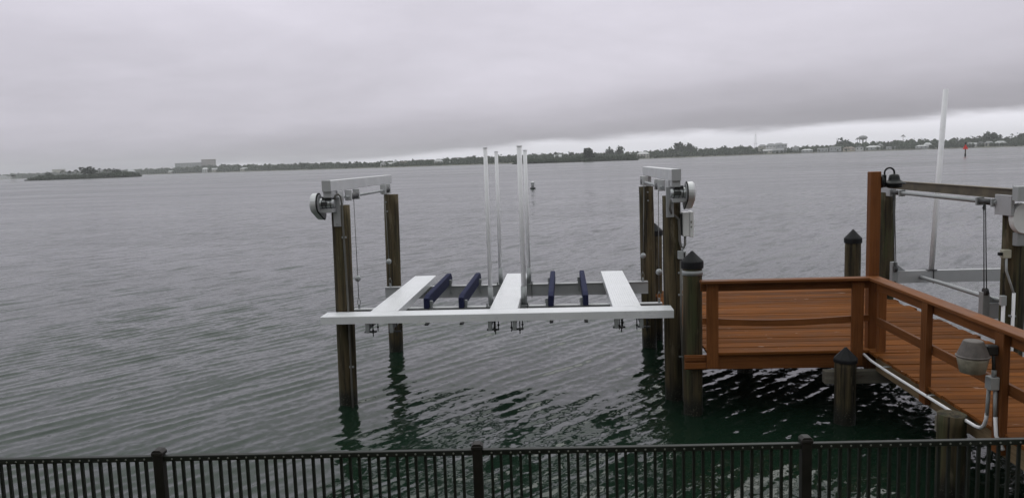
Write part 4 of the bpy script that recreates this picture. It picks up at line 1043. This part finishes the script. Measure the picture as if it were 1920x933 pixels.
# water tower, radio mast
x, y = pol(20.6, 1330); e = empty('water_tower', (x, y, 2), 'grey water tower on thin legs above the far trees', 'water tower')
MB().lathe([(.3, 15.0), (4.0, 15.6), (6.6, 17.4), (6.7, 19.2), (4.6, 21.2), (.3, 22.0)], (x, y, 2), 20).build('tank', 'rg', e)
for k in range(6):
    a = math.pi / 3 * k; MB().tube([(x + 5.8 * math.cos(a), y + 5.8 * math.sin(a), 1.5), (x + 5.2 * math.cos(a), y + 5.2 * math.sin(a), 19)], .28, 6).build('leg', 'rg', e)
MB().tube([(x, y, 1.5), (x, y, 17.2)], .7, 8).build('riser', 'rg', e)
x, y = pol(13.7, 1420); e = empty('radio_tower', (x, y, 2), 'thin lattice radio tower above the far trees', 'tower')
H_ = 33
def lp(z, k): r = 3.1 * (1 - .72 * z / H_); a = math.pi / 2 * k + .5; return (x + r * math.cos(a), y + r * math.sin(a), 2 + z)
for k in range(4): MB().tube([lp(0, k), lp(H_, k)], .16, 5).build('leg', 'rl', e)
for i in range(8):
    z0, z1 = H_ * i / 8, H_ * (i + 1) / 8
    for k in range(4):
        MB().tube([lp(z0, k), lp(z1, (k + 1) % 4)], .10, 4).build('brace', 'rl', e)
        if i % 2: MB().tube([lp(z0, k), lp(z0, (k + 1) % 4)], .12, 4).build('strut', 'rl', e)
MB().tube([(x, y, 2 + H_), (x, y, 2 + H_ + 8)], .12, 5).build('antenna', 'rl', e)
MB().box(x - 2.6, x + 2.6, y - 2.6, y + 2.6, 2 + H_ * .5, 2 + H_ * .5 + .5).build('platform', 'rl', e)

# channel marker, buoy, float
x, y = pol(26.58, 300); e = empty('channel_marker', (x, y, 0), 'red triangle channel marker on a dark pile in open water', 'channel marker')
MB().tube([(x, y, -2), (x, y, 4.0)], .19, 10).build('pile', 'pile', e)
MB().lathe([(.26, -.3), (.26, .9)], (x, y, 0), 10).build('tide_band', 'black', e)
ux, uy = math.cos(R(26.58)), -math.sin(R(26.58)); fx, fy = -math.sin(R(26.58)), -math.cos(R(26.58))
for sgn, off in ((1, .25), (-1, -.25)):
    tri = [(-.85, 2.35), (.85, 2.35), (0, 3.95)]
    vs = [(x + ux * a + fx * (off + d), y + uy * a + fy * (off + d), b) for d in (-.02, .02) for a, b in tri]
    MB().add(vs, [(0, 1, 2), (5, 4, 3), (0, 3, 4, 1), (1, 4, 5, 2), (2, 5, 3, 0)]).build('dayboard', 'red', e)
MB().lathe([(.22, 4.0), (.26, 4.12), (.2, 4.5), (.06, 4.62)], (x, y, 0), 10).build('lantern', 'black', e)
x, y = pol(-2.30, 98.7); e = empty('buoy', (x, y, 0), 'white can buoy with dark collar floating in the bay', 'buoy')
MB().lathe([(.30, -.3), (.37, -.05), (.37, .10), (.30, .16)], (x, y, 0), 16).build('collar', 'black', e)
MB().lathe([(.20, .16), (.20, .70), (.24, .72), (.24, .86), (.20, .92), (.05, .95)], (x, y, 0), 16).build('body', 'white', e)
MB().lathe([(.204, .38), (.204, .50)], (x, y, 0), 16).build('stripe', 'alu_dark', e)
x, y = pol(-2.85, 97); o = MB().sphere((x, y, .06), .13).build('float', 'white'); tag(o, 'tiny white ball float on the water beside the can buoy', 'float')
x, y = pol(-36.67, 900); e = empty('bird_roost_marker', (x, y, 0), 'dark marker frame on thin legs in the water off the palm island', 'marker')
for dx_ in (-1.4, 1.4):
    for dy_ in (-1.2, 1.2): MB().tube([(x + dx_, y + dy_, -1), (x + dx_, y + dy_, 4.6)], .13, 6).build('leg', 'dockwood', e)
MB().box(x - 1.7, x + 1.7, y - 1.5, y + 1.5, 4.5, 4.9).build('platform', 'dockwood', e)
MB().lathe([(.5, 0), (1.5, .3), (1.8, .9), (.9, 1.2)], (x - .4, y, 4.9), 9, smooth=False).build('nest', 'black', e)

# ================================================================== HAZE
hz = MB().box(-3600, 3600, -60, 3700, -2.2, 60).build('haze', 'white')
hz.data.materials.clear()
m = bpy.data.materials.new('haze_air'); m.use_nodes = True; T = NT(m.node_tree); T.n.clear()
pv = T.new('ShaderNodeVolumePrincipled'); pv.inputs['Color'].default_value = (.97, .975, 1, 1); pv.inputs['Density'].default_value = HAZE; pv.inputs['Anisotropy'].default_value = 0.2
oo = T.new('ShaderNodeOutputMaterial'); T.l.new(pv.outputs[0], oo.inputs['Volume']); hz.data.materials.append(m)
tag(hz, 'thin grey haze hanging over the whole bay', 'haze', kind='stuff')
